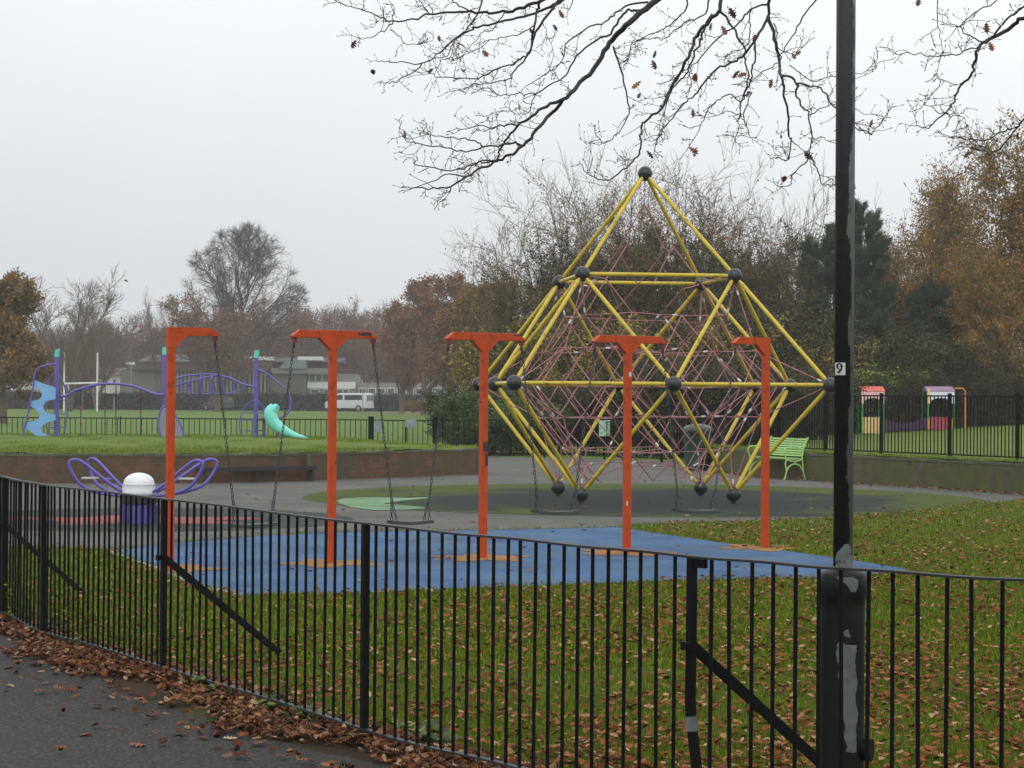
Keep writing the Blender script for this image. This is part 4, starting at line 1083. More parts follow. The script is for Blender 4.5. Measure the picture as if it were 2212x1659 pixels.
glass_m = M('dark_glass', (.03, .04, .05), .12, .1, 1)
tyre = M('tyre', (.015, .015, .016), .8)
def vehicle(name, c, rz, L, W_, H_, prof, wins, paint, label, cat, rear=True):
    t = thing(name, c, label, cat, None, rz)
    mb = MB(); n_ = len(prof); rows = []
    ys = [(-W_/2, .90), (-W_/2 + .03, .97), (-W_/2 + .12, 1.0), (W_/2 - .12, 1.0), (W_/2 - .03, .97), (W_/2, .90)]
    V = []
    for y, s_ in ys:
        for x, z in prof: V.append((x*(1 - (1 - s_)*.25), y*(1 - .10*max(0, (z - H_*.5)/H_)), z if s_ > .98 else .32 + (z - .32)*(.985 if s_ > .95 else .96)))
    Fq = [(j*n_ + k, j*n_ + (k + 1) % n_, (j + 1)*n_ + (k + 1) % n_, (j + 1)*n_ + k) for j in range(5) for k in range(n_)]
    Fq += [tuple(range(n_ - 1, -1, -1)), tuple(5*n_ + k for k in range(n_))]
    mb.add(V, Fq); mb.build('body', paint, t, local=True, smooth='auto')
    for nm, poly in wins:
        for sgn in (-1, 1):
            if nm == 'side_window':
                pts = [(x, sgn*(W_/2 + .004)*(1 - .10*max(0, (z - H_*.5)/H_)), z) for x, z in poly]
                mb = MB(); mb.prism(pts, (0, -sgn*.03, 0)); mb.build(nm, glass_m, t, local=True)
            elif sgn == 1:
                (x0_, z0_), (x1_, z1_) = poly; mb = MB()
                mb.prism([(x0_, -W_*.4, z0_), (x0_, W_*.4, z0_), (x1_, W_*.36, z1_), (x1_, -W_*.36, z1_)], (.02 if x0_ > 0 else -.02, 0, 0)); mb.build(nm, glass_m, t, local=True)
    for x in (-L*.31, L*.31):
        for y in (-W_/2 + .08, W_/2 - .08):
            w_ = MB(); w_.tube([(x, y - .12, .32), (x, y + .12, .32)], .33, 18); wo = w_.build('wheel', tyre, t, local=True, smooth='auto')
            w_ = MB(); w_.tube([(x, y - .13, .32), (x, y + .13, .32)], .19, 12); w_.build('rim', M('rim', (.3, .3, .32), .3), wo, local=True)
    for y in (-W_*.42, W_*.42):
        w_ = MB(); w_.box((L/2 + .005, y, H_*.55), (.03, .14, .35)); w_.build('tail_light', M('tail', (.3, .01, .01), .3), t, local=True)
        w_ = MB(); w_.box((-L/2 + .06, y*.9, H_*.4), (.12, .3, .16)); w_.build('headlight', M('head', (.6, .6, .6), .2), t, local=True)
    return t
DVa = 226.
vprof = [(-2.45, .32), (-2.5, .75), (-2.38, 1.0), (-1.75, 1.15), (-1.05, 1.82), (-.8, 1.92), (2.2, 1.94), (2.36, 1.85), (2.45, 1.1), (2.45, .35)]
pv = at(764, 890, DVa)
vehicle('van', (pv.x - .45, DVa, 0), R(-22), 4.9, 1.9, 1.95, vprof, [('side_window', [(-1.45, 1.2), (-.95, 1.72), (-.35, 1.72), (-.35, 1.2)]), ('side_window', [(-.15, 1.2), (-.15, 1.72), (1.9, 1.72), (1.95, 1.2)]), ('rear_window', ((2.46, 1.15), (2.38, 1.72))), ('windscreen', ((-1.72, 1.18), (-1.08, 1.78)))],
        M('silver_paint', (.55, .57, .59), .3, .05, 2), 'silver van parked before the dark hedge at the far side of the field', 'van')
cprof = [(-2.1, .3), (-2.15, .6), (-1.95, .78), (-1.1, .9), (-.5, 1.4), (-.2, 1.48), (1.2, 1.46), (1.75, 1.05), (2.05, .95), (2.1, .35)]
pc = at(487, 888, 224.)
vehicle('car', (pc.x - .7, 224., 0), R(-58), 4.2, 1.75, 1.48, cprof, [('side_window', [(-.85, .93), (-.35, 1.36), (.3, 1.38), (.3, .93)]), ('side_window', [(.4, .93), (.4, 1.38), (1.1, 1.36), (1.4, .98)]), ('rear_window', ((1.84, 1.0), (1.3, 1.4))), ('windscreen', ((-1.02, .95), (-.55, 1.36)))],
        M('charcoal_paint', (.045, .05, .058), .3, .05, 2), 'dark grey car parked by the hedge below the arched monkey bars', 'car')
p = at(272, 607, 120.); t = thing('bird', p, 'tiny dark bird flying in the grey sky left of the tall bare tree', 'bird')
mb = MB(); mb.tube(smooth_path([(-.14, 0, .03), (-.07, 0, .02), (.05, 0, 0), (.16, 0, -.03)], 3), [.01, .03, .045, .05, .055, .055, .05, .045, .035, .01], 8)
mb.add([(-.02, .02, .03), (.08, .02, .02), (-.02, .38, .14), (-.1, .36, .13)], [(0, 1, 2, 3)]); mb.add([(-.02, -.02, .03), (.08, -.02, .02), (-.02, -.38, .10), (-.1, -.36, .1)], [(3, 2, 1, 0)])
mb.add([(.14, -.02, -.02), (.14, .02, -.02), (.26, .05, -.06), (.26, -.05, -.06)], [(0, 1, 2, 3)]); mb.build('body', bare, t, local=True); t.scale = (.7, .7, .7)

# ------------------------------------------------------------------ far buildings
DB = 248.
def bb(u, v): return at(u, v, DB)
brick_far = M('school_brick', (.13, .105, .085), .9, .15, .6, .3, 4); conc = M('concrete_band', (.21, .21, .20), .85, .1, .3); roof_g = M('slate_roof', (.085, .095, .105), .9, .15, .3, spec=.1)
fascia = M('brown_fascia', (.10, .065, .05), .8, .15, .3); wfr = M('window_white', (.68, .68, .68), .5, .05, 1); gls = M('window_glass', (.07, .085, .09), .15, .2, .4); glz = M('glass_lean_to', (.2, .27, .28), .2, .1, .4)
def bld(name, u0_, label): return thing(name, (bb(u0_, 850).x, DB, 0), label, 'building')
def blk(t, u0_, u1_, v0_, v1_, nm, mat, dy=0, th_=8, par=None):
    a, b2 = bb(u0_, v1_), bb(u1_, v0_); z0_ = a.z if v1_ < 853 else 0
    mb = MB(); mb.box(((a.x + b2.x)/2, DB + dy + th_/2, (z0_ + b2.z)/2), (b2.x - a.x, th_, b2.z - z0_)); return mb.build(nm, mat, par or t)
sc_ = bld('school_building', 640, 'low brick school with grey roof, white skylights and white window bands beyond the hedge')
blk(sc_, 588, 662, 807.5, 856, 'wall', brick_far, -.5); blk(sc_, 588, 716, 796, 807, 'band', conc, -.8)
blk(sc_, 560, 716, 781.5, 795.5, 'fascia', fascia, 2); 
def slab(u0_, u1_, v0_, v1_, dy0, dy1, nm, mat):
    a, b2 = bb(u0_, v1_), bb(u1_, v0_); mb = MB()
    mb.prism([(a.x, DB + dy0, a.z), (a.x, DB + dy1, b2.z), (a.x, DB + dy1, a.z)], (b2.x - a.x, 0, 0)); return mb.build(nm, mat, sc_)
r_ = slab(540, 735, 770, 781, 1, 9, 'roof', roof_g)
for (a_, b_) in ((538, 586), (642, 694)):
    mb = MB()
    for k in range(7):
        u = a_ + (b_ - a_)*k/7; p, q = bb(u, 778), bb(u + (b_ - a_)/7*.75 + 3, 770); mb.box(((p.x + q.x)/2, DB + 1.5, (p.z + q.z)/2), (q.x - p.x - .05, 2.5, q.z - p.z))
    mb.build('skylight', wfr, r_)
a, b2 = bb(603, 796), bb(663, 778); mb = MB(); mb.prism([(a.x, DB - 1, a.z), (a.x + 1.0, DB - 1, b2.z), (b2.x, DB - 1, b2.z), (b2.x, DB - 1, a.z)], (0, 3, 0)); mb.build('glass_lantern', glz, sc_)
blk(sc_, 662.5, 768, 808, 856, 'wall', conc, 0)
for (u0_, u1_, v0_, v1_) in [(669, 681, 808.5, 822), (683.5, 695, 808.5, 822), (698, 712, 808.5, 822), (673, 689, 842, 849.5), (700, 716, 842, 849.5), (726, 740, 842, 849), (742, 752, 842, 849)]:
    f_ = blk(sc_, u0_ - 1.2, u1_ + 1.2, v0_ - 1, v1_ + 1, 'window', wfr, -.25, .3); blk(sc_, u0_, u1_, v0_, v1_, 'pane', gls, -.32, .1, f_)
blk(sc_, 664, 768, 825, 839, 'spandrel', wfr, -.12, .2)
blk(sc_, 768.5, 962, 828, 856, 'wall', conc, .5, 6); 
for k in range(9):
    u0_ = 776 + k*20.5; f_ = blk(sc_, u0_ - 1.5, u0_ + 15, 838, 852, 'window', wfr, .3, .25); blk(sc_, u0_, u0_ + 13.5, 839.5, 850, 'pane', gls, .22, .1, f_)
hall = bld('school_hall', 440, 'grey glazed school hall with pale upright fins behind the arched monkey bars')
blk(hall, 262, 350, 800, 856, 'wall', M('hall_wall', (.13, .13, .12), .85, .15, .3), 0); blk(hall, 350.5, 587, 790, 856, 'glazing', M('hall_glass', (.10, .11, .11), .5, .3, .3), .2)
blk(hall, 290, 587, 782, 799, 'fascia', fascia, -.6, 2); a, b2 = bb(296, 782), bb(537, 764); mb = MB(); mb.prism([(a.x, DB - .8, a.z), (a.x, DB + 9, b2.z), (a.x, DB + 9, a.z)], (b2.x - a.x, 0, 0)); mb.build('roof', roof_g, hall)
for k in range(24):
    u = 384 + k*8.2; a, b2 = bb(u, 855), bb(u + 2, 797); mb = MB(); mb.box((a.x, DB - .1, b2.z/2), (.2, .3, b2.z)); mb.build('fin', conc, hall)
# houses glimpsed at far left
for (u0_, u1_, v0_, lab) in ((188, 246, 800, 'pale house showing between trees behind the rugby goal'), (14, 52, 806, 'pale house half hidden by trees at the far left')):
    t = thing('house', (bb(u0_, 850).x, DB, 0), lab, 'house'); blk(t, u0_, u1_, v0_ + 8, 856, 'wall', M('render_wall', (.5, .49, .47), .8, .15, .3), 4, 8)
    a, b2 = bb(u0_ - 2, v0_ + 8), bb(u1_ + 2, v0_ - 8); mb = MB(); mb.prism([(a.x, DB + 3.5, a.z), (a.x, DB + 8, b2.z), (a.x, DB + 12.5, a.z)], (b2.x - a.x, 0, 0)); mb.build('roof', fascia, t)
    for k in range(3):
        uu = u0_ + 6 + k*(u1_ - u0_ - 12)/2.6; f_ = blk(t, uu, uu + 8, v0_ + 18, v0_ + 28, 'window', wfr, 3.9, .2); blk(t, uu + 1, uu + 7, v0_ + 19, v0_ + 27, 'pane', gls, 3.85, .1, f_)

# ------------------------------------------------------------------ TREES
rg_ = np.random.default_rng(11)
def proto(name, branches, sides, bark, leaves=None, label='', cat='tree'):
    t = thing(name, (0, 0, 0), label, cat)
    nt = 2 if len(branches) > 3 else 1
    me = branch_mesh('trunk', branches[:nt], sides[:nt]); link('trunk', me, bark, t)
    cr_me = branch_mesh('crown', branches[nt:], sides[nt:]); cr = link('crown', cr_me, bark, t)
    if leaves:
        for (V, Fq, rn, mat) in leaves:
            link('leaves', npmesh('leaves', V, Fq, rn), mat, cr if False else t)
    return t
protos = {}
used = set()
def place(kind, u, D, H, rz, label, group=None, z=0, sx=1., name=None):
    P, H0 = protos[kind]
    x = (u - 1106)/F*D
    if kind not in used: o = P; used.add(kind)
    else:
        o = copy_tree(P)
    o.location = (x, D, z); s = H/H0; o.scale = (s*sx, s*sx, s); o.rotation_euler = (0, 0, rz)
    o['label'] = label
    if group: o['group'] = group
    elif 'group' in o: del o['group']
    return o
def one(H, lean=(0, 0), r=.2, k=8, wig=.015, rng=rg_, tip=.15):
    p = trunk_line(rng, H, lean, k, wig)[None]; t = np.linspace(0, 1, k + 1)
    return p, (r*(1 - t*(1 - tip)))[None]
def multi(n, H, spread, r, rng=rg_, k=7, br=.25, tip=.12):
    P = []
    for i in range(n):
        a = 2*PI*i/n + rng.uniform(-.4, .4); s = spread*rng.uniform(.35, 1.1); h_ = H*rng.uniform(.75, 1.0)
        P.append(trunk_line(rng, h_, (math.cos(a)*s, math.sin(a)*s), k, .012, (math.cos(a)*br, math.sin(a)*br)))
    t = np.linspace(0, 1, k + 1); return np.array(P), np.tile(r*(1 - t*(1 - tip)), (n, 1))

# kinds ---------------------------------------------------------
def mk_big(seed=1):          # tall spreading bare parkland tree with leaves low down
    r = np.random.default_rng(seed); H = 18.5
    P, Rd = one(H*.78, (-.02, 0), .5, 9, .016, r)
    b = grow(r, P, Rd, [dict(n=30, t0=.2, ang=52, len=8.6, taper=.28, up=.09, wig=.11, k=8, rr=.42, env=(10.4, 6.0, 8.3), full=1),
                        dict(n=9, t0=.2, ang=40, len=3.6, taper=.4, up=.05, wig=.18, k=5, rr=.55, rmin=.03, env=(10.4, 6.2, 8.4)),
                        dict(n=8, t0=.15, ang=42, len=1.7, taper=.4, up=.02, wig=.22, k=4, rr=.6, rmin=.016, env=(10.4, 6.3, 8.5)),
                        dict(n=5, t0=.1, ang=38, len=.9, taper=.4, up=.04, wig=.2, k=2, rr=.6, rmin=.011)])
    V, Fq, rn = leaf_cloud(r, b[3], 26000, .22, .2)
    c = V.reshape(-1, 4, 3)[:, 0]; pr = np.clip(1.0 - (c[:, 2] - 7)/4.5, .03, 1); keep = r.random(len(c)) < pr*.55
    V = V.reshape(-1, 4, 3)[keep].reshape(-1, 3); rn = rn.reshape(-1, 4)[keep].ravel(); Fq = np.arange(len(V)).reshape(-1, 4)
    return proto('bare_tree', b, [10, 7, 5, 3, 3], M('dark_grey_bark', (.06, .048, .04), .9, .3, 6), [(V, Fq, rn, rust_leaf)]), H
def mk_fan(seed, H=12, leaf=0):   # vase shaped bare tree
    r = np.random.default_rng(seed)
    P, Rd = multi(5, H*.9, .5, .16, r, 8, .05); 
    b = grow(r, P, Rd, [dict(n=11, t0=.25, ang=34, len=3.6, taper=.5, up=.10, wig=.12, k=6, rr=.5),
                        dict(n=8, t0=.15, ang=36, len=1.8, taper=.4, up=.08, wig=.16, k=4, rr=.6, rmin=.022),
                        dict(n=6, t0=.15, ang=36, len=.95, taper=.4, up=.05, wig=.18, k=3, rr=.6, rmin=.012)])
    lv = None
    if leaf:
        V, Fq, rn = leaf_cloud(r, b[3], leaf, .2, .15); lv = [(V, Fq, rn, rust_leaf)]
    return proto('bare_tree', b, [8, 5, 3, 3], bark_g, lv), H
def mk_round(seed, H, mat, count, bark=bark_g, name='autumn_tree', sz=.24, bushy=1.):   # rounded leafy autumn tree
    r = np.random.default_rng(seed)
    P, Rd = one(H*.85, (0, 0), .3, 8, .015, r)
    b = grow(r, P, Rd, [dict(n=20, t0=.14, ang=58, len=4.6*bushy, taper=.6, up=.13, wig=.12, k=6, rr=.5),
                        dict(n=9, t0=.2, ang=42, len=2.1, taper=.4, up=.07, wig=.16, k=4, rr=.6, rmin=.022),
                        dict(n=7, t0=.15, ang=40, len=1.0, taper=.4, up=.04, wig=.2, k=3, rr=.6, rmin=.013)])
    V, Fq, rn = leaf_cloud(r, b[3], count, sz, .16)
    return proto(name, b, [8, 6, 4, 3], bark, [(V, Fq, rn, mat)]), H
def mk_thicket(seed, H=9, mat=yel_leaf, count=2600, tw=.009, mat2=None, c2=0, nb=7):   # many stemmed upright scrub tree
    r = np.random.default_rng(seed)
    P, Rd = multi(7, H, .26, .06, r, 8, .4)
    b = grow(r, P, Rd, [dict(n=nb, t0=.12, ang=36, len=2.9, taper=.35, up=.06, wig=.12, k=5, rr=.5, av=14),
                        dict(n=6, t0=.15, ang=36, len=1.3, taper=.35, up=.05, wig=.16, k=3, rr=.6, rmin=tw),
                        dict(n=4, t0=.15, ang=36, len=.65, taper=.35, up=.03, wig=.18, k=2, rr=.6, rmin=tw*.65)])
    V, Fq, rn = leaf_cloud(r, b[2], count, .095, .08, 1)
    c = V.reshape(-1, 4, 3)[:, 0]; pr = np.clip(1.15 - 1.15*c[:, 2]/H, .05, 1); keep = r.random(len(c)) < pr
    V = V.reshape(-1, 4, 3)[keep].reshape(-1, 3); rn = rn.reshape(-1, 4)[keep].ravel(); Fq = np.arange(len(V)).reshape(-1, 4)
    lv = [(V, Fq, rn, mat)]
    if mat2:
        V, Fq, rn = leaf_cloud(r, b[2], c2, .10, .08, 1); lv.append((V, Fq, rn, mat2))
    return proto('scrub_tree', b, [6, 4, 3, 3], bark_g, lv), H
def mk_shrub(seed, H, mat, count, sz=.09, name='shrub', spread=.5, tw=.008, bark=bark_d):
    r = np.random.default_rng(seed)
    P, Rd = multi(11, H*.9, spread, .035, r, 5, .25)
    b = grow(r, P, Rd, [dict(n=10, t0=.08, ang=45, len=H*.38, taper=.4, up=.06, wig=.16, k=4, rr=.6),
                        dict(n=7, t0=.1, ang=40, len=H*.17, taper=.3, up=.03, wig=.2, k=3, rr=.6, rmin=tw)])
    V, Fq, rn = leaf_cloud(r, b[2], count, sz, .1)
    return proto(name, b, [5, 3, 3], bark, [(V, Fq, rn, mat)], cat='shrub'), H
def mk_pine(seed, H=9):
    r = np.random.default_rng(seed)
    P, Rd = one(H, (.02, 0), .16, 9, .012, r, .1)
    b = grow(r, P, Rd, [dict(n=38, t0=.22, ang=66, len=3.1, taper=.66, up=.10, wig=.12, k=5, rr=.4, flat=.4),
                        dict(n=9, t0=.25, ang=42, len=.85, taper=.4, up=.12, wig=.16, k=3, rr=.5, rmin=.012)])
    P2, R2 = b[2]; N = 170000
    bi = r.integers(0, P2.shape[0], N); ti = r.random(N)**.8*(P2.shape[1] - 1.001); i = ti.astype(int); f = (ti - i)[:, None]
    c = P2[bi, i]*(1 - f) + P2[bi, i + 1]*f + r.normal(size=(N, 3))*.07; d = norm(P2[bi, i + 1] - P2[bi, i])
    a = norm(d*.5 + r.normal(size=(N, 3))); s = .17; q = norm(np.cross(a, r.normal(size=(N, 3))))*.013
    V = np.stack([c - q, c + q, c + a*s], 1).reshape(-1, 3); rn = np.repeat(r.random(N)*.5 + np.clip(a[:, 2]*.3 + .2, 0, .5), 3)
    return proto('pine_tree', b, [8, 5, 3], bark_d, [(V, np.arange(N*3).reshape(-1, 3), rn, pine_leaf)]), H
def mk_birch(seed, H=10, mat=orange_leaf, count=30000, sz=.11):
    r = np.random.default_rng(seed)
    P, Rd = one(H*.97, (.10, 0), .12, 9, .02, r, .1)
    b = grow(r, P, Rd, [dict(n=24, t0=.2, ang=48, len=3.9, taper=.62, up=.08, wig=.12, k=6, rr=.5),
                        dict(n=10, t0=.15, ang=40, len=1.7, taper=.4, up=.0, wig=.16, k=4, rr=.6, rmin=.010),
                        dict(n=7, t0=.1, ang=36, len=.8, taper=.3, up=-.10, wig=.16, k=3, rr=.6, rmin=.007)])
    V, Fq, rn = leaf_cloud(r, b[3], count, sz, .08, 1)
    c = V.reshape(-1, 4, 3)[:, 0]; pr = np.clip(1.25 - c[:, 2]/H, .2, 1); keep = r.random(len(c)) < pr
    V = V.reshape(-1, 4, 3)[keep].reshape(-1, 3); rn = rn.reshape(-1, 4)[keep].ravel(); Fq = np.arange(len(V)).reshape(-1, 4)
    return proto('birch_tree', b, [8, 5, 3, 3], bark_moss, [(V, Fq, rn, mat)]), H
def mk_whips(seed, H=9.5):
    r = np.random.default_rng(seed)
    P, Rd = multi(7, H, .13, .05, r, 8, .2)
    b = grow(r, P, Rd, [dict(n=9, t0=.35, ang=22, len=2.4, taper=.5, up=.10, wig=.04, k=4, rr=.5), dict(n=3, t0=.3, ang=22, len=1., taper=.5, up=.1, wig=.05, k=3, rr=.6, rmin=.008)])
    return proto('sapling_clump', b, [6, 4, 3], bark_g, None), H

protos['big'] = mk_big(4); protos['fan'] = mk_fan(2); protos['fan2'] = mk_fan(9, 12, 9000)
protos['red'] = mk_round(3, 11, rust_leaf, 26000, bushy=1.0, sz=.22); protos['brown'] = mk_round(8, 11, olive_leaf, 60000, sz=.26, bushy=1.05)
protos['thk'] = mk_thicket(5, 9, yel_leaf, 9000); protos['thk2'] = mk_thicket(6, 9, orange_leaf, 11000); protos['thk3'] = mk_thicket(14, 9, yel_leaf, 34000, mat2=dark_leaf, c2=22000, nb=9, tw=.011)
protos['shr'] = mk_shrub(7, 3.2, dark_leaf, 26000); protos['shy'] = mk_shrub(17, 3.2, yel_leaf, 15000); protos['lime'] = mk_shrub(18, 2.2, lime_leaf, 9000, .1)
protos['ivy'] = mk_shrub(21, 2.2, grn_leaf, 16000, .085); protos['rus'] = mk_shrub(23, 3.2, orange_leaf, 14000)
protos['pine'] = mk_pine(3); protos['birch'] = mk_birch(12); protos['birch2'] = mk_birch(13, 10, orange_leaf, 42000, .12); protos['whip'] = mk_whips(4)

def ht(v, D, z=0, u=1106): return at(u, v, D).z - z
place('big', 525, 232, ht(497, 232), .6, 'tall spreading bare tree standing above the school on the left')
place('fan2', 470, 214, ht(640, 214), 2.0, 'lower brown leaved tree in front of the tallest bare tree', sx=1.35)
place('fan2', 590, 264, ht(660, 264), .4, 'brownish bare tree at the right foot of the tallest tree', 'bare trees by the school', 0, 1.3)
place('fan', 150, 205, ht(605, 205), .3, 'bare fan shaped tree behind the rugby goal', sx=1.25)
place('fan', 208, 222, ht(672, 222), 1.9, 'smaller bare tree just right of the fan shaped tree')
place('fan', 345, 240, ht(648, 240), 3.0, 'thin twisted bare tree between the fan shaped tree and the tallest tree', sx=.55)
place('brown', 8, 118, ht(612, 118), 1.0, 'dense orange brown tree at the left edge of the picture')
place('red', 100, 228, ht(760, 228), .5, 'small rusty tree under the fan shaped tree')
place('red', 178, 229, ht(752, 229), 2.5, 'small brown tree behind the rugby goal crossbar')
for i, (u, v, D, k, lab) in enumerate([(868, 668, 205, 'red', 'reddish tree at the left end of the brown tree group behind the van'), (915, 622, 190, 'red', 'tallest reddish brown tree right of the van'),
                       (968, 612, 176, 'red', 'reddish brown tree just left of the third orange post top'), (1015, 640, 160, 'red', 'brown tree behind the left balls of the climbing net'),
                       (830, 706, 262, 'fan2', 'thin brown tree above the silver van'), (760, 700, 268, 'fan2', 'bare tree rising behind the second orange post arm'), (690, 712, 270, 'fan', 'bare tree over the school skylights'),
                       (1060, 620, 140, 'brown', 'brown tree at the left foot of the woodland')]):
    place(k, u, D, ht(v, D), i*1.3, lab)
for i, (u, D, w_) in enumerate([(325, 238, 'left'), (600, 236, 'middle')]): pass

thk = [(1062, 585, 92, 'thk'), (1120, 505, 90, 'thk'), (1185, 470, 96, 'thk2'), (1235, 438, 88, 'thk'), (1300, 395, 94, 'thk2'), (1352, 365, 98, 'thk'), (1420, 405, 92, 'thk2'), (1482, 385, 97, 'thk'), (1530, 430, 90, 'thk2'), (1590, 450, 95, 'thk2'), (1640, 485, 90, 'thk2'), (1690, 530, 96, 'thk3'),
       (1140, 620, 84, 'thk3'), (1215, 560, 83, 'thk3'), (1290, 540, 85, 'thk3'), (1370, 520, 84, 'thk3'), (1450, 510, 86, 'thk3'), (1520, 540, 83, 'thk3'), (1600, 560, 86, 'thk3'), (1675, 600, 84, 'thk3')]
tl = ['low thin scrub tree at the left end of the woodland', 'pale twiggy scrub tree left of the climbing pyramid', 'rust tinged scrub tree behind the left slope of the climbing pyramid', 'pale twiggy tree behind the upper left ball pair', 'tall rust tinged scrub tree left of the pyramid tip',
      'tallest twiggy scrub tree just left of the pyramid tip', 'rust tinged scrub tree right under the pyramid tip', 'tall pale scrub tree right of the pyramid tip', 'rust tinged tree behind the right slope of the pyramid', 'pale twiggy tree above the upper right ball', 'rust tinged tree right of the upper right ball', 'leafy scrub tree halfway between the upper right ball and the pine',
      'yellow leaved scrub tree behind the left corner of the yellow frame', 'yellow leaved scrub tree behind the upper left ball', 'yellow leaved scrub tree behind the left half of the upper square', 'yellow leaved scrub tree in the middle of the upper square', 'yellow leaved scrub tree behind the right half of the upper square', 'yellow leaved scrub tree behind the right upper balls', 'yellow leaved scrub tree behind the right sloping tubes', 'yellow leaved scrub tree just left of the lamp column']
for i, ((u, v, D, k), lab) in enumerate(zip(thk, tl)): place(k, u, D, ht(v, D), i*1.7, lab, 'scrub trees of the woodland', z=0)
place('whip', 1720, 88, ht(398, 88), .2, 'clump of tall thin bare saplings just left of the lamp column')
place('whip', 1905, 96, ht(455, 96), 1.4, 'thin bare saplings between lamp column and orange birch')
place('pine', 1795, 86, ht(528, 86, .3), .4, 'dark pine behind the lamp column', z=.3, sx=1.1)
place('pine', 1868, 84, ht(486, 84, .3), 2.4, 'tall dark pine just right of the lamp column', z=.3, sx=.8)
place('pine', 2010, 83, ht(640, 83, .5), 1.1, 'short dark pine behind the lilac play tower', z=.5, sx=1.4)
for i, (u, v, D, k, z, lab) in enumerate([(2000, 400, 84, 'birch', .5, 'leaning orange birch with mossy trunk above the lilac play tower'), (2085, 420, 92, 'birch2', .5, 'orange leaved tree right of the leaning birch'),
                     (2165, 335, 88, 'birch', .6, 'tall orange brown tree near the right edge'), (2240, 300, 84, 'birch2', .7, 'tallest orange tree cut by the right edge'), (1955, 520, 95, 'birch2', .4, 'dull orange tree left of the leaning birch'), (2130, 560, 82, 'birch2', .6, 'low bright orange tree at the right behind the grass mound')]):
    place(k, u, D, ht(v, D, z), i*2.1, lab, None, z)
for i, (u, v, D, k) in enumerate([(1745, 560, 92, 'thk3'), (1820, 600, 94, 'thk2'), (1905, 610, 92, 'thk3'), (1985, 620, 93, 'thk2'), (2060, 640, 95, 'thk3'), (2150, 600, 97, 'thk3'), (2220, 620, 94, 'thk2')]):
    place(k, u, D, ht(v, D), i*1.1 + .5, ['brown scrub tree left of the dark pines', 'brown scrub tree behind the dark pines', 'brown scrub tree right of the tall pine', 'thin brown tree behind the leaning birch trunk', 'leafy scrub tree right of the leaning birch trunk', 'leafy scrub tree behind the grass mound', 'thin brown scrub tree at the right edge'][i], 'scrub trees of the woodland', z=.3)
# undergrowth row
ug = [(1100, 700, 80, 'shy'), (1180, 715, 79, 'shr'), (1260, 690, 78, 'shy'), (1340, 705, 79, 'shr'), (1420, 690, 78, 'shy'), (1500, 700, 79, 'shr'), (1580, 690, 78, 'shy'), (1660, 680, 79, 'shr'), (1740, 690, 80, 'shr'), (1800, 720, 78.5, 'shy'), (1830, 740, 80, 'shr'), (1905, 720, 80, 'shr'), (1975, 730, 79, 'shr'), (2040, 740, 80, 'shr'), (2100, 740, 79, 'shr'), (2165, 745, 80, 'rus'), (2215, 730, 79, 'rus'),
      (1140, 780, 76, 'shr'), (1220, 790, 75, 'shy'), (1300, 785, 76, 'shr'), (1390, 780, 75, 'shr'), (1470, 790, 76, 'shr'), (1550, 780, 75, 'shr'), (1640, 785, 76, 'shr'), (1720, 790, 77, 'shr'), (1790, 800, 77, 'shr'), (1955, 790, 77, 'shr'), (2090, 800, 77.5, 'shr'), (2150, 800, 77.5, 'shr'), (2215, 810, 77.5, 'shr')]
places = 'behind the climbing net|behind the tall fence'
for i, (u, v, D, k) in enumerate(ug):
    z = .3 if u > 1540 else 0
    where = ['left corner ball', 'left sloping tubes', 'left sloping tubes', 'fourth orange post', 'rope net', 'front middle ball', 'right half of the rope net', 'fifth orange post', 'lamp column', 'lamp column', 'lamp column', 'coral play tower', 'gap between the play towers', 'lilac play tower', 'right orange rail', 'grass mound', 'right edge of the mound'][i if i < 17 else min(16, [1, 2, 3, 4, 5, 6, 7, 8, 9, 12, 14, 15, 16][i - 17])]
    place(k, u, D, ht(v, D, z), i*.9, ('low ' if i >= 17 else 'tall ') + {'shr': 'dark green', 'shy': 'yellow leaved', 'rus': 'orange leaved'}[k] + ' shrub of the undergrowth behind the ' + where, 'undergrowth shrubs', z)
place('lime', 1880, 79, ht(792, 79, .4), .3, 'bright yellow green bush above the coral play tower', None, .4, 1.4)
place('lime', 1925, 78, ht(800, 78, .4), 2.3, 'yellow green bush right of the coral play tower roof', None, .4, 1.2)
place('ivy', 1035, 61.5, 1.75, .4, 'leafy green bush behind the far fence left of the climbing net', None, 0, 1.3)
place('ivy', 1085, 60.5, 1.35, 2.1, 'lower green bush by the far fence under the left balls', None, 0, 1.5)
place('ivy', 1000, 63, 1.3, 3.1, 'small green bush at the left end of the bushes beyond the gate', None, 0, 1.2)
place('ivy', 1150, 62, 1.5, 4.1, 'green bush against the fence behind the left slanting tubes', None, 0, 1.5)
for i, (u, v, D, k) in enumerate([(985, 850, 66, 'shr'), (1060, 835, 68, 'shr'), (1130, 840, 66, 'shr'), (1200, 838, 64, 'shr'), (1270, 842, 63, 'shr'), (1340, 835, 62, 'shr'), (1410, 820, 61, 'shr'), (1470, 800, 60, 'shr'), (1530, 800, 60, 'shr'), (1590, 790, 61, 'shr'), (1650, 800, 62, 'shr'), (1710, 805, 64, 'shr'), (1765, 810, 70, 'shr')]):
    z = .3 if u > 1600 else 0
    place(k, u, D, ht(v, D, z), i*1.9, 'dark shrub close behind the fence ' + ['left of the third orange post', 'under the left corner balls', 'under the left sloping tubes', 'left of the small notice', 'behind the small notice', 'behind the fourth orange post', 'left of the litter bin', 'behind the litter bin', 'right of the litter bin', 'left of the fifth orange post', 'behind the light green bench', 'right of the light green bench', 'just left of the lamp column'][i], 'dark shrubs behind the fence', z, 1.25)
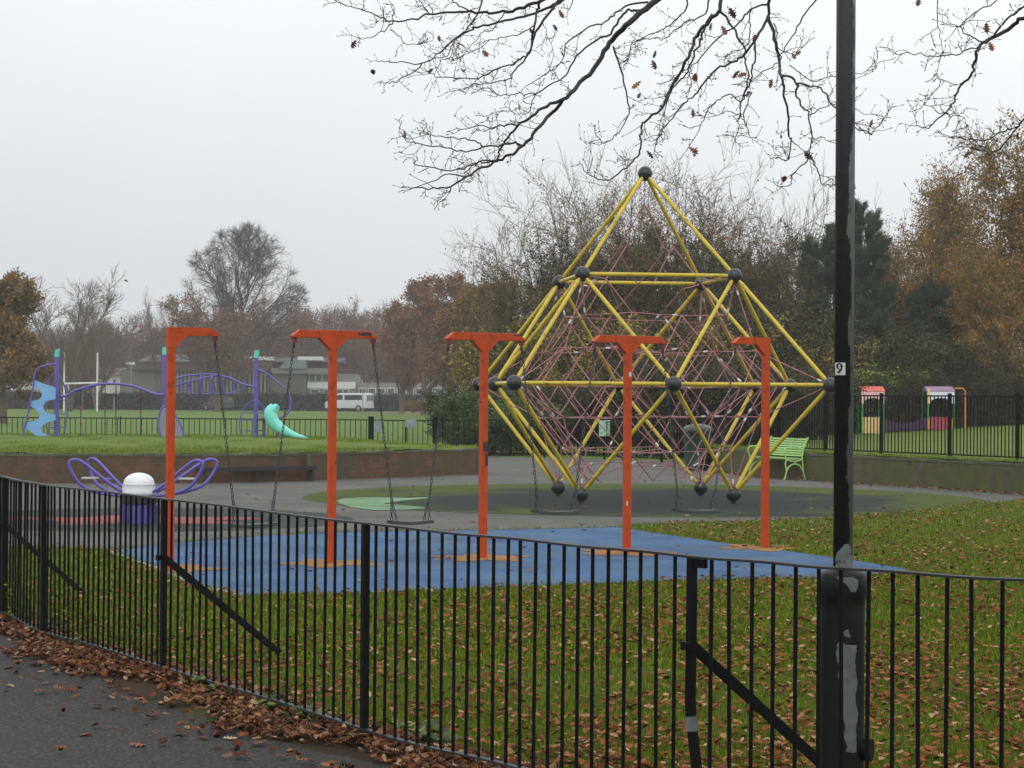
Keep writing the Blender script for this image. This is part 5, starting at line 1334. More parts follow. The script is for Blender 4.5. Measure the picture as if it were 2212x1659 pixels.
for i, (u, v, s_) in enumerate([(893, 872, 'left'), (928, 876, 'right')]):
    place('rus', u, 214, ht(v - 6, 214), i, 'small orange bush before the far hedge, %s one of two' % s_, None, 0, 1.5)

# distant treeline behind everything: one soft mass
def treeline():
    r = np.random.default_rng(77); Ps = []; Rs = []
    for u in np.arange(-40, 1120, 11):
        D = r.uniform(262, 320); x = (u + r.uniform(-8, 8) - 1106)/F*D
        top = 745 + 12*math.sin(u*.021) + r.uniform(-16, 16)
        if u < 260: top = 752 + r.uniform(-10, 20)
        if 600 < u < 860: top = 704 + r.uniform(-12, 14)
        H = ht(top, D); p = trunk_line(r, H, (r.normal()*.05, 0), 6, .02); p[:, 0] += x; p[:, 1] += D; Ps.append(p); Rs.append(np.linspace(.25, .05, 7))
    P = np.array(Ps); Rd = np.array(Rs)
    b = grow(r, P, Rd, [dict(n=12, t0=.15, ang=38, len=5, taper=.6, up=.10, wig=.12, k=5, rr=.5, rmin=.05), dict(n=8, t0=.15, ang=36, len=2.4, taper=.4, up=.08, wig=.15, k=3, rr=.6, rmin=.028), dict(n=5, t0=.1, ang=36, len=1.3, taper=.4, up=.06, wig=.15, k=2, rr=.6, rmin=.02)])
    o = link('distant_wood', branch_mesh('distant_wood', b, [5, 3, 3, 3]), M('distant_bark', (.13, .085, .065), .9, .3, .3)); tag(o, 'far off bare wood along the skyline', 'wood', None, 'stuff')
    V, Fq, rn = leaf_cloud(r, b[2], 50000, .32, .3); o2 = link('distant_foliage', npmesh('distant_foliage', V, Fq, rn), rust_leaf); tag(o2, 'dull brown and green foliage of the far off wood', 'wood', None, 'stuff')
treeline()

# hedge across the far side of the field
def hedge(u0_, u1_, D, vt, label):
    r = np.random.default_rng(int(u1_)); a = at(u0_, 857, D); b2 = at(u1_, 857, D); H = ht(vt, D, 0, (u0_ + u1_)/2)
    t = thing('hedge', ((a.x + b2.x)/2, D, 0), label, 'hedge')
    mb = MB(); mb.box(((a.x + b2.x)/2, D + .8, H*.47), (b2.x - a.x, 1.3, H*.94)); mb.build('core', M('hedge_core', (.01, .018, .008), .9, .3, 2), t)
    N = 30000; x = r.uniform(a.x, b2.x, N); top = r.random(N) < .3
    z = np.where(top, H*.95, r.uniform(0, H, N)) + r.normal(size=N)*.06 + .08*np.sin(x*.9); y = np.where(top, r.uniform(D, D + 1.6, N), D + r.uniform(-.05, .25, N))
    c = np.stack([x, y, z], 1); P = np.stack([c, c + r.normal(size=(N, 3))*.1], 1)
    V, Fq, rn = leaf_cloud(r, (P, None), N, .3, .05)
    V = V - np.array([ORG[t.name].x, ORG[t.name].y, 0]); link('leaves', npmesh('leaves', V, Fq, rn), hedge_leaf, t)
hedge(-60, 955, 229.5, 853.5, 'long clipped dark hedge across the far side of the playing field')
# leaf drift line below the hedge
dr = MB(); a, b2 = at(735, 857, 200), at(1010, 857, 190); 
poly_sheet('leaf_drift_ground', [Vector((a.x, 216, 0)), Vector((b2.x + 3, 180, 0)), Vector((b2.x + 8, 192, 0)), Vector((b2.x + 3, 226, 0)), Vector((a.x, 222, 0))], -.02, M('rusty_leaf_ground', (.16, .085, .05), .9, .4, 1.5), sub=8, jit=1.)

# ------------------------------------------------------------------ foreground oak with overhanging branches
zz5 = lambda x, y: (720 + .3581*x, .3581*y)
zz6 = lambda x, y: (1476 + .3327*x, .3327*y)
BR = []
def br(fn, pts, D0_, D1_, r0_, r1_, lev=1): BR.append(([fn(*p) for p in pts], D0_, D1_, r0_, r1_, lev))
br(zz5, [(1950, 0), (1860, 70), (1760, 150), (1680, 240), (1620, 330), (1560, 420), (1470, 520), (1385, 600), (1300, 700), (1230, 785), (1140, 875), (1060, 940), (990, 975), (900, 1010), (800, 1070), (710, 1125), (600, 1135), (490, 1130)], 13.5, 12.6, .0175, .003)
br(zz5, [(1385, 600), (1290, 640), (1200, 700), (1115, 755), (1060, 820), (1015, 885), (985, 960), (930, 975), (860, 985), (790, 1040)], 13.0, 12.9, .009, .003)
br(zz5, [(1115, 755), (1050, 750), (960, 768), (870, 755), (750, 790)], 13, 12.8, .005, .002)
br(zz5, [(1140, 875), (1080, 860), (1000, 875), (900, 885), (850, 905), (740, 905), (600, 880), (450, 850), (400, 790)], 12.9, 12.4, .006, .002)
br(zz5, [(900, 885), (850, 850), (760, 830), (650, 825), (550, 800), (560, 740)], 12.9, 12.4, .004, .0018)
br(zz5, [(990, 975), (900, 965), (780, 1020), (650, 1025), (500, 990), (490, 965)], 12.8, 12.4, .005, .002)
br(zz5, [(710, 1125), (705, 1165), (660, 1225)], 12.6, 12.5, .003, .0015)
br(zz5, [(800, 1070), (700, 1050), (600, 1090), (500, 1130)], 12.6, 12.3, .004, .002)
br(zz5, [(1850, 60), (1780, 62), (1720, 120), (1675, 205)], 13.4, 13.3, .008, .006, 0)
br(zz5, [(1675, 205), (1580, 240), (1470, 340), (1400, 450), (1330, 500), (1210, 565), (1100, 565), (1010, 572), (950, 540)], 13.3, 13.0, .006, .002)
br(zz5, [(1210, 565), (1200, 620), (1160, 685), (1050, 670), (940, 692)], 13.1, 13.0, .003, .0015)
br(zz5, [(1900, 10), (1780, 30), (1700, 80), (1640, 130), (1540, 160), (1400, 265), (1400, 310), (1350, 400), (1290, 440), (1165, 515)], 13.4, 13.0, .006, .002)
br(zz5, [(1690, 280), (1730, 400), (1760, 520), (1785, 640), (1780, 680), (1720, 800), (1640, 860), (1580, 800)], 13.3, 12.9, .006, .002)
br(zz5, [(1400, -60), (1260, -5), (1150, 40), (1050, 65), (940, 75), (830, 65), (700, 75), (580, 85), (480, 110), (360, 128), (280, 100), (210, 70), (130, 45), (20, 10)], 14.8, 14.2, .012, .002)
br(zz5, [(1450, -60), (1380, 0), (1280, 50), (1150, 95), (1000, 130), (870, 160), (800, 190), (700, 260), (620, 330), (550, 375), (430, 378), (330, 375), (270, 370)], 14.6, 14.0, .010, .002)
br(zz5, [(550, 375), (480, 430), (380, 490), (310, 500)], 14.1, 13.9, .004, .002)
br(zz5, [(1420, -60), (1370, -10), (1270, 120), (1210, 220), (1190, 310), (1130, 350), (1080, 380), (980, 420), (880, 465), (740, 470), (620, 460), (560, 430)], 14.4, 13.8, .009, .002)
br(zz5, [(1290, -60), (1245, 0), (1230, 60), (1215, 150), (1195, 260), (1170, 340), (1100, 420), (1050, 480), (940, 500), (840, 510), (780, 545)], 14.4, 13.8, .009, .002)
br(zz5, [(950, -60), (900, 0), (870, 80), (800, 185), (720, 250), (690, 330), (620, 345)], 14.6, 14.2, .007, .002)
br(zz5, [(360, 128), (320, 175), (260, 210), (190, 230), (130, 220)], 14.3, 14.1, .004, .0016)
br(zz5, [(1050, 60), (1000, 120), (960, 180), (900, 195), (860, 240), (760, 345), (700, 345)], 14.5, 14.2, .004, .0016)
br(zz5, [(820, 65), (740, 20), (690, -40)], 14.5, 14.6, .005, .003)
br(zz5, [(580, 85), (540, 30), (490, -20)], 14.4, 14.5, .004, .002)
br(zz5, [(360, 128), (360, 60), (350, 20)], 14.3, 14.3, .003, .0016)
br(zz5, [(340, 180), (400, 215), (430, 262), (530, 262), (600, 240)], 14.3, 14.2, .003, .0016)
br(zz5, [(1215, 150), (1130, 200), (1060, 215), (940, 240), (880, 290), (770, 340)], 14.3, 14.1, .0035, .0016)
br(zz5, [(1260, 130), (1290, 200), (1325, 295)], 14.2, 14.1, .0025, .0012)
br(zz5, [(1440, -20), (1440, 20), (1415, 75)], 14.2, 14.1, .004, .002)
# middle-right group
br(zz6, [(250, -80), (240, 60), (130, 170), (80, 250), (30, 370), (-20, 470), (-90, 590), (-140, 700), (-250, 790), (-275, 860), (-280, 960), (-310, 1030), (-400, 1110), (-500, 1170), (-600, 1140), (-670, 1060)], 13.2, 12.6, .012, .0022)
br(zz6, [(190, 90), (130, 200), (110, 260), (50, 400), (20, 480), (-60, 560), (-110, 680), (-150, 790)], 13.4, 13.0, .008, .002)
br(zz6, [(240, 60), (320, 170), (390, 290), (400, 370), (420, 440), (415, 550), (380, 680), (360, 780), (340, 920)], 13.1, 12.7, .007, .002)
br(zz6, [(560, -60), (550, 120), (480, 240), (400, 350), (320, 400), (220, 450), (130, 540), (80, 610), (0, 680), (-90, 790), (-160, 880), (-190, 990)], 12.9, 12.6, .009, .002)
br(zz6, [(400, 620), (440, 600), (400, 710), (410, 830), (430, 880)], 12.8, 12.6, .004, .002)
br(zz6, [(552, 100), (590, 250), (620, 370), (640, 490), (650, 590), (680, 730), (685, 880), (700, 910), (680, 1040), (620, 1030), (570, 1030)], 12.8, 12.4, .010, .002)
br(zz6, [(640, 490), (690, 500), (740, 540), (740, 620), (780, 700), (820, 745), (830, 900), (820, 1010), (870, 1090), (900, 1190), (960, 1210)], 12.6, 12.2, .007, .002)
br(zz6, [(740, 540), (830, 550), (910, 590), (960, 670), (1030, 750), (1090, 810), (1190, 860), (1240, 850), (1300, 770), (1340, 715)], 12.6, 12.2, .005, .0018)
br(zz6, [(820, 1010), (790, 1060), (710, 1130), (700, 1190), (620, 1210)], 12.3, 12.1, .004, .002)
br(zz6, [(700, 910), (760, 960), (820, 1020)], 12.4, 12.4, .003, .0015)
br(zz6, [(960, -60), (870, 0), (780, 110), (710, 240), (650, 330), (620, 400), (550, 450), (450, 520), (420, 535)], 12.9, 12.7, .005, .002)
br(zz6, [(560, 20), (440, 60), (360, 150), (200, 270), (90, 400), (0, 470), (-80, 520)], 13.1, 12.8, .006, .002)
br(zz6, [(470, 250), (460, 400), (430, 520), (380, 650), (300, 610), (240, 640), (160, 710), (120, 800), (20, 980)], 12.9, 12.6, .005, .002)
br(zz6, [(440, 60), (430, 130), (440, 200), (400, 300), (330, 330), (280, 360)], 13.0, 12.8, .004, .0018)
br(zz6, [(690, 420), (760, 470), (830, 525), (920, 500), (1000, 490), (1100, 480), (1200, 460), (1280, 400)], 12.7, 12.3, .003, .0015)
br(zz6, [(590, 150), (610, 200), (610, 290), (700, 350), (760, 300)], 12.8, 12.6, .004, .0016)
br(zz6, [(830, 900), (900, 890), (950, 915)], 12.4, 12.3, .003, .0015)
br(zz6, [(820, 745), (880, 710), (960, 680), (1080, 700), (1190, 740)], 12.5, 12.3, .003, .0015)
br(zz6, [(360, 740), (300, 720), (220, 750)], 12.8, 12.7, .003, .0015)
br(zz6, [(40, 430), (50, 520), (40, 580)], 13.1, 13.0, .003, .0015)
br(zz6, [(30, -60), (20, 60), (-60, 130), (-130, 190), (-240, 230), (-330, 300), (-380, 400)], 13.5, 13.2, .005, .002)
br(zz6, [(180, -60), (150, 80), (40, 130), (-40, 180), (-120, 250), (-190, 240), (-300, 260)], 13.5, 13.2, .005, .002)
# right group
br(zz6, [(2400, 0), (2240, 100), (2150, 160), (2010, 245), (1950, 275), (1910, 330), (1890, 430), (1865, 490), (1790, 570), (1760, 660), (1705, 730), (1640, 790), (1590, 830), (1510, 815)], 12.0, 11.6, .012, .002)
br(zz6, [(1950, 275), (1850, 320), (1780, 350), (1650, 365), (1500, 350), (1370, 345)], 11.9, 11.7, .004, .0018)
br(zz6, [(1950, 275), (1880, 240), (1800, 175), (1770, 160)], 11.9, 11.8, .004, .002)
br(zz6, [(1800, 175), (1860, 110), (1980, 40), (2060, -20)], 11.9, 12, .003, .003)
br(zz6, [(2300, -30), (2150, 80), (2080, 150), (2010, 245)], 12, 11.9, .006, .005)
br(zz6, [(2400, 600), (2240, 740), (2180, 820), (2100, 920), (2000, 1000), (1960, 985), (1880, 960), (1800, 950)], 12.0, 11.7, .006, .002)
br(zz6, [(2180, 820), (2080, 850), (1960, 910), (1870, 900), (1740, 895)], 11.8, 11.6, .004, .0018)
br(zz6, [(1660, -40), (1655, 170), (1680, 290)], 12, 11.9, .003, .0015)
br(zz6, [(1660, 170), (1590, 220)], 12, 11.9, .002, .0015)
br(zz6, [(1705, 730), (1650, 720), (1560, 680)], 11.7, 11.6, .003, .0015)
br(zz6, [(1705, 730), (1740, 750), (1800, 740)], 11.7, 11.6, .0025, .0015)
br(zz6, [(1780, 550), (1700, 520), (1630, 490)], 11.7, 11.6, .0025, .0015)

TX, TY = 5.2, 15.5
oak = thing('oak_tree', (TX, TY, 0), 'bare oak whose dark branches with few brown leaves hang into the top', 'tree')
ro = np.random.default_rng(31); py_r = random.Random(12)
# trunk and limbs out of frame that carry the hanging branches
mb = MB(); mb.tube(smooth_path([(TX, TY, -.1), (TX + .05, TY, .6), (TX, TY + .05, 2.2), (TX - .15, TY, 4.0), (TX - .2, TY + .1, 6.0), (TX, TY + .2, 8.5), (TX + .3, TY, 11)], 4), [.42] + [.36]*3 + list(np.linspace(.34, .1, 21)), 14)
mb.build('trunk', bark_d, oak, smooth=True)
lim = MB()
S1 = Vector((TX - .18, TY, 4.6))
def limb(pts, r0_, r1_):
    sm = smooth_path([Vector(p) for p in pts], 5); lim.tube(sm, list(np.linspace(r0_, r1_, len(sm))), 8)
starts = {}
P_ = lambda i: at(*BR[i][0][0], BR[i][1])
hubA = Vector((1.9, 13.6, 4.75)); hubB = Vector((.5, 14.5, 4.9)); hubC = Vector((3.3, 12.6, 4.9))
limb([S1, (3.8, 14.6, 5.3), (2.8, 14.0, 5.1), hubA], .14, .045)
limb([(2.8, 14.0, 5.1), (1.8, 14.4, 5.2), hubB], .07, .03)
limb([S1, (4.6, 14.2, 5.3), (4.0, 13.2, 5.2), hubC], .1, .035)
for i, (pts, D0_, D1_, r0_, r1_, lev) in enumerate(BR):
    if pts[0][1] < 3 or pts[0][0] > 2212:
        p = at(*pts[0], D0_); hub = hubC if pts[0][0] > 2000 else (hubB if (pts[0][0] < 1300) else hubA)
        mid_ = (hub + p)/2 + Vector((0, 0, .05)); limb([hub, mid_, p], max(r0_*1.8, .012), r0_)
twigs = MB(); BRM = MB(); leafpos = []
def twig(p, d, L, r, lv):
    n_ = 3; pts = [p]
    for k in range(n_):
        d = (d + Vector((py_r.gauss(0, .28), py_r.gauss(0, .3), py_r.gauss(0.02, .28)))).normalized(); pts.append(pts[-1] + d*L/n_)
    twigs.tube(pts, [r, r*.8, r*.65, r*.55], 4, caps=False)
    # buds
    e_ = pts[-1]; twigs.tube([e_ - d*.003, e_ + d*.006, e_ + d*.016], [r*.6, r*1.6, r*.3], 4, caps=False)
    if lv > 0:
        for k in range(py_r.choice((2, 3, 4))):
            q = pts[1 + k % 3]; dd2 = (d + Vector((py_r.gauss(0, .8), py_r.gauss(0, .8), py_r.gauss(.15, .8)))).normalized(); twig(q, dd2, L*py_r.uniform(.3, .6), r*.8, lv - 1)
    if py_r.random() < .010: leafpos.append((pts[-1], d))
for (pts, D0_, D1_, r0_, r1_, lev) in BR:
    N_ = len(pts); P = []
    for j, (u, v) in enumerate(pts): P.append(at(u, v, D0_ + (D1_ - D0_)*j/(N_ - 1) + (.12*math.sin(j*2.1 + u) if 0 < j else 0)))
    sm = smooth_path(P, 4); sm = [p + Vector((py_r.gauss(0, .0045), py_r.gauss(0, .01), py_r.gauss(0, .0045))) if 0 < k < len(sm) - 1 else p for k, p in enumerate(sm)]
    rad = [1.2*(r0_ + (r1_ - r0_)*(k/(len(sm) - 1))**.75) for k in range(len(sm))]
    BRM.tube(sm, rad, 6)
    if lev:
        tot = len(sm)
        for k in range(1, tot):
            d = (sm[k] - sm[k - 1]).normalized(); fr = k/tot
            seg = (sm[k] - sm[k - 1]).length; nt_ = seg/.055*(.12 + .68*fr**1.2)
            c_ = int(nt_) + (py_r.random() < nt_ - int(nt_))
            for _ in range(c_):
                side_ = Vector((py_r.gauss(0, 1), py_r.gauss(0, .7), py_r.gauss(.1, 1))); side_ = (side_ - d*side_.dot(d)).normalized()
                dd2 = (d*py_r.uniform(.3, 1.) + side_*py_r.uniform(.5, 1.)).normalized()
                twig(sm[k - 1].lerp(sm[k], py_r.random()), dd2, py_r.uniform(.05, .16), .0023, 1 if py_r.random() < .75 else 0)
        twig(sm[-1], (sm[-1] - sm[-2]).normalized(), .09, .002, 1)
tk = np.array([[[.0, .1, 6.4], [.0, .15, 7.2], [.1, .2, 8.2], [.2, .1, 9.4], [.3, 0, 11.0]]]); tr_ = np.linspace(.24, .08, 5)[None]
og_ = grow(ro, tk, tr_, [dict(n=16, t0=.0, ang=62, len=5.2, taper=.4, up=.10, wig=.13, k=6, rr=.5), dict(n=8, t0=.2, ang=42, len=2.3, taper=.4, up=.06, wig=.2, k=4, rr=.6, rmin=.012), dict(n=6, t0=.15, ang=40, len=1.0, taper=.4, up=.03, wig=.22, k=3, rr=.6, rmin=.006)])
cr_o = link('crown', branch_mesh('crown', og_[1:], [8, 5, 3]), bark_d, oak)
lim.build('limb', bark_twig, oak, smooth=True); BRM.build('branches', bark_twig, oak, smooth=True); twigs.build('twigs', bark_twig, oak, smooth=True)

# lobed leaf outline (unit length along x)
lobes = [(0, 0), (.12, .035), (.2, .16), (.3, .07), (.4, .27), (.5, .10), (.62, .30), (.7, .12), (.84, .2), (.88, .07), (1.0, 0)]
outl = lobes + [(x, -y) for x, y in lobes[-2:0:-1]]
def leaf_geo(rng, c, xdir, nrm, size, curl):
    """vectorised lobed leaves: c (N,3)"""
    N = len(c); x = norm(xdir); z = norm(nrm - x*np.sum(nrm*x, 1, keepdims=True)); y = np.cross(z, x)
    o = np.array(outl); k = len(o)
    px = o[:, 0][None] - .5 + np.zeros((N, 1)); py = o[:, 1][None]*rng.uniform(.8, 1.3, N)[:, None]
    pz = curl[:, None]*((px**2)*1.6 + (py**2)*4) + rng.normal(size=(N, k))*.02
    V = c[:, None] + size[:, None, None]*(px[..., None]*x[:, None] + py[..., None]*y[:, None] + pz[..., None]*z[:, None])
    m_ = (k)//2
    F3 = []
    # quads/tris between upper and lower outline
    up_i = list(range(0, 11)); lo_i = [0] + list(range(k - 1, 10, -1)) + [10]
    quads = [(lo_i[i], lo_i[i + 1], up_i[i + 1], up_i[i]) for i in range(1, 9)]; tris = [(0, lo_i[1], up_i[1]), (lo_i[9], 10, up_i[9])]
    base = (np.arange(N)*k)[:, None, None]
    return V.reshape(-1, 3), [(np.array(quads)[None] + base).reshape(-1, 4), (np.array(tris)[None] + base).reshape(-1, 3)], k
# a few leaves hanging on the oak
extra = [zz5(120, 260), zz5(240, 440), zz5(565, 520), zz5(645, 105), zz5(635, 235), zz5(915, 320), zz5(1185, 190), zz5(1375, 85), zz5(1340, 165), zz5(1940, 385), zz5(1940, 325), zz5(1830, 510), zz5(1815, 75), zz5(2170, 905), zz5(1910, 930), zz5(430, 810), zz5(870, 1045),
         zz6(320, 80), zz6(265, 190), zz6(465, 245), zz6(175, 170), zz6(65, 980), zz6(65, 730), zz6(745, 345), zz6(340, 480), zz6(380, 490), zz6(820, 1015), zz6(655, 1170), zz6(1220, 800), zz6(2000, 300), zz6(1970, 180), zz6(1845, 1000), zz6(1810, 890), zz6(1530, 10), zz6(570, 540), zz6(90, 510), zz6(1120, 1200)]
lc = []; lx_ = []
for (u, v) in extra:
    D = 14.2 if u < 1150 else (11.8 if u > 1950 else 12.8); p = at(u, v, D); lc.append(p); lx_.append((py_r.gauss(0, .5), py_r.gauss(0, .3), -1 if py_r.random() < .7 else .2))
for p, d in leafpos: lc.append(p - Vector((0, 0, .03))); lx_.append((py_r.gauss(0, .6), py_r.gauss(0, .5), -.8))
N = len(lc); nr = ro.normal(size=(N, 3)) + np.array([0, -1.4, 0])
sz = ro.uniform(.05, .085, N); sz[len(extra):] *= .6
V, Fl, k_ = leaf_geo(ro, np.array([tuple(p) for p in lc]), np.array(lx_), nr, sz, ro.uniform(-.5, .8, N))
V = V - np.array([TX, TY, 0]); link('leaves', npmesh('leaves', V, Fl, np.repeat(ro.random(N), k_)), brown_leaf, oak)

# ------------------------------------------------------------------ grass blades
def blades(name, xy, hmin, hmax, w_, mat, z0=0., lean=.5, seed=1, label=''):
    r = np.random.default_rng(seed); N = len(xy); a = r.uniform(0, 2*PI, N); d = np.stack([np.cos(a), np.sin(a), np.zeros(N)], 1)
    hh_ = r.uniform(hmin, hmax, N)[:, None]; ln_ = (r.random(N)[:, None]*lean)*hh_; b0_ = np.stack([xy[:, 0], xy[:, 1], np.broadcast_to(z0, N)], 1); a2 = r.uniform(0, 2*PI, N)
    s_ = np.stack([-np.cos(a2), np.sin(a2), np.zeros(N)], 1)*w_*.5
    upv_ = np.array([0, 0, 1.])
    m_ = b0_ + d*ln_*.35 + upv_*hh_*.6; tp_ = b0_ + d*ln_ + upv_*hh_
    V = np.stack([b0_ - s_, b0_ + s_, m_ + s_*.8, m_ - s_*.8, tp_], 1).reshape(-1, 3); i5 = np.arange(N)[:, None]*5
    Fq = i5 + np.array([0, 1, 2, 3]); Ft = i5 + np.array([3, 2, 4])
    o = link(name, npmesh(name, V, [Fq, Ft], np.repeat(r.random(N), 5)), mat); tag(o, label, 'grass', None, 'stuff'); return o
def inpoly(x, y, poly):
    ins = np.zeros(len(x), bool); n_ = len(poly); j = n_ - 1
    for i in range(n_):
        xi, yi, xj, yj = poly[i][0], poly[i][1], poly[j][0], poly[j][1]
        c = ((yi > y) != (yj > y)) & (x < (xj - xi)*(y - yi)/(yj - yi + 1e-12) + xi); ins ^= c; j = i
    return ins
blade_m = leafmat('grass_blades', [(0, (.06, .10, .004)), (.5, (.12, .185, .006)), (.85, (.19, .235, .014)), (1, (.26, .25, .06))], .75, .08)
blade_f = leafmat('terrace_blades', [(0, (.075, .15, .010)), (.6, (.15, .23, .02)), (1, (.28, .28, .09))], .75, .08)
lawnP = [(v.x, v.y) for v in [Vector(p) for p in lawn_pts]]
paveP = [(p.x, p.y) for p in pp]; blueP = [tuple(gnd(*p))[:2] for p in bl]
frontP = [(p.x + .12, p.y + .15) for p in FP] + [(12, 4), (-14, 4), (-14, 22)]
frontP = [(-14, 22)] + frontP[:len(FP)] + [(7.6, .5), (-14, .5)]
def lawn_points(N, seed, d0=6.5, d1=36, pw=1.):
    r = np.random.default_rng(seed)
    D = d0*(d1/d0)**(r.random(N)**pw); x = (r.uniform(-1300, 1900, N))/F*D
    ok = inpoly(x, D, lawnP) & ~inpoly(x, D, paveP) & ~inpoly(x, D, blueP) & ~inpoly(x, D, frontP)
    return np.stack([x[ok], D[ok]], 1)
xy = lawn_points(520000, 3)
nearm = xy[:, 1] < 13
blades('lawn_grass', xy[nearm], .02, .05, .004, blade_m, -.004, .9, 4, 'short green grass of the lawn just behind the foreground fence')
blades('lawn_grass', xy[~nearm], .02, .055, .009, blade_m, -.004, .9, 5, 'short green grass of the lawn round the blue surface')
# tufts along terrace edges and fence foot
r = np.random.default_rng(9); ex = []
for P in (LP, RP):
    for k in range(5000 if P is LP else 6000):
        s_ = r.random()*(len(P) - 1.01); i = int(s_); p = P[i].lerp(P[i + 1], s_ - i); ex.append((p.x + r.normal()*.03, p.y + .28 + abs(r.normal())*.5))
blades('terrace_grass', np.array(ex), .03, .10, .012, blade_f, .53, .7, 6, 'grass fringe along the tops of the retaining walls')
r = np.random.default_rng(19); N = 90000; D = r.uniform(40, 58, N); x = r.uniform(-1200, 90, N)/F*D
tp = [(p.x, p.y + .3) for p in LP] + [(p.x, p.y) for p in lb[::-1]]; ok = inpoly(x, D, tp)
blades('terrace_grass', np.stack([x[ok], D[ok]], 1), .02, .06, .014, blade_f, .55, .8, 7, 'short grass on the left terrace')

# ------------------------------------------------------------------ fallen leaves
def scatter_leaves(name, xy, size, mat, seed, z, label, tilt=.55, kind='stuff', curl=1.3):
    r = np.random.default_rng(seed); N = len(xy); a = r.uniform(0, 2*PI, N)
    xd = np.stack([np.cos(a), np.sin(a), r.normal(size=N)*tilt*.6], 1); nr = np.stack([r.normal(size=N)*tilt, r.normal(size=N)*tilt, np.ones(N)], 1)
    zz = np.broadcast_to(z, N) if not callable(z) else z(xy); c = np.stack([xy[:, 0], xy[:, 1], zz + r.random(N)*.012], 1)
    sz = size*r.uniform(.5, 1.0, N)**.8*1.45
    V, Fl, k = leaf_geo(r, c, xd, nr, sz, r.uniform(-curl, curl, N))
    o = link(name, npmesh(name, V, Fl, np.repeat(r.random(N), k)), mat)
    tag(o, label, 'fallen leaves', None, kind); return o
xy = lawn_points(82000, 8, pw=1.0); r = np.random.default_rng(2)
dens = np.clip(.55 + .3*np.sin(xy[:, 0]*1.4 + 1)*np.sin(xy[:, 1]*.9) + .35*np.sin(xy[:, 0]*5.3 + xy[:, 1]*2)*np.sin(xy[:, 1]*4.1 - xy[:, 0]), .12, 1); dens *= np.clip(.35 + (xy[:, 0]/xy[:, 1] + .22)*2.2, .25, 1); xy = xy[r.random(len(xy)) < dens]
scatter_leaves('fallen_leaves', xy, .042, lawn_leaf, 3, .032, 'brown and pale oak leaves strewn over the lawn behind the fence', .4, curl=.7)
# drift along fence foot
r = np.random.default_rng(6); pts = []
edge = [Vector((p.x, p.y, 0)) for p in smooth_path(app[1:], 8)]
for k in range(19000):
    s_ = r.random()*(arc[-1]); p, a = fpt(s_); nn = Vector((math.sin(a), -math.cos(a), 0))    # towards the path
    wd = .34 + .12*math.sin(s_*2.3) + .09*math.sin(s_*5.1) + .05*math.sin(s_*13)
    if math.sin(s_*7.3 + 1)*math.sin(s_*3.1) > .35 and r.random() < .4: continue
    off = -.22 + (wd + .12)*r.beta(1.7, 2.0)*1.2
    pts.append((p.x + nn.x*off, p.y + nn.y*off))
pts = np.array(pts)
def zdr(xy): return .006 + .045*np.random.default_rng(1).random(len(xy))
scatter_leaves('leaf_litter', pts, .042, red_leaf, 4, zdr, 'thick drift of rusty oak leaves along the foot of the foreground fence', .5)
r = np.random.default_rng(16); pts = []
for k in range(420):
    s_ = r.random()*(arc[-1]); p, a = fpt(s_); nn = Vector((math.sin(a), -math.cos(a), 0)); off = .34 + abs(r.normal())*.28
    pts.append((p.x + nn.x*off, p.y + nn.y*off))
scatter_leaves('leaf_litter', np.array(pts), .058, red_leaf, 5, .01, 'loose oak leaves thinning out from the drift on to the path', .3)
# leaves lying on paving and on blue surface, one object each kind
r = np.random.default_rng(26); N = 1500; D = r.uniform(17, 46, N); x = r.uniform(-1106, 1106, N)/F*D
ok = (inpoly(x, D, paveP) | inpoly(x, D, blueP)) & (r.random(N) < np.where(D < 27, .45, .22) + .4*(x > 3))
scatter_leaves('scattered_leaves', np.stack([x[ok], D[ok]], 1), .062, red_leaf, 6, .014, 'odd oak leaves blown over the playground paving and blue surface', .2, curl=.5)
r = np.random.default_rng(27); ex = []
for k in range(700):
    s_ = r.random()*(len(RP) - 1.01); i = int(s_); p = RP[i].lerp(RP[i + 1], s_ - i); ex.append((p.x + r.normal()*.1, p.y - .1 - abs(r.normal())*.45))
scatter_leaves('scattered_leaves', np.array(ex), .06, red_leaf, 7, .014, 'fallen leaves gathered at the foot of the mossy wall by the bench', .3, curl=.6)
# single leaves on the foreground path
single = [(130, 1630), (297, 1613), (385, 1588), (355, 1612), (440, 1598), (100, 1480), (165, 1440), (245, 1345 + 130), (240, 1420 + 90), (40, 1425), (20, 1382 + 30), (330, 1555), (395, 1565), (480, 1585), (485, 1560), (505, 1620), (560, 1612), (470, 1618), (610, 1640), (655, 1650), (210, 1530), (90, 1500), (300, 1520), (185, 1590), (520, 1640), (700, 1655)]
for i, (u, v) in enumerate(single):
    p = gnd(u, v); r = np.random.default_rng(100 + i); a = r.uniform(0, 2*PI)
    V, Fl, k = leaf_geo(r, np.zeros((1, 3)), np.array([[math.cos(a), math.sin(a), 0]]), np.array([[r.normal()*.25, r.normal()*.25, 1]]), np.array([r.uniform(.075, .115)]), np.array([r.uniform(-.6, .8)]))
    o = link('fallen_leaf', npmesh('fallen_leaf', V, Fl, np.full(k, r.random())), red_leaf); o.location = (p.x, p.y, .018)
    tag(o, 'single curled oak leaf lying on the dark asphalt path', 'leaf', 'single leaves on the dark path')

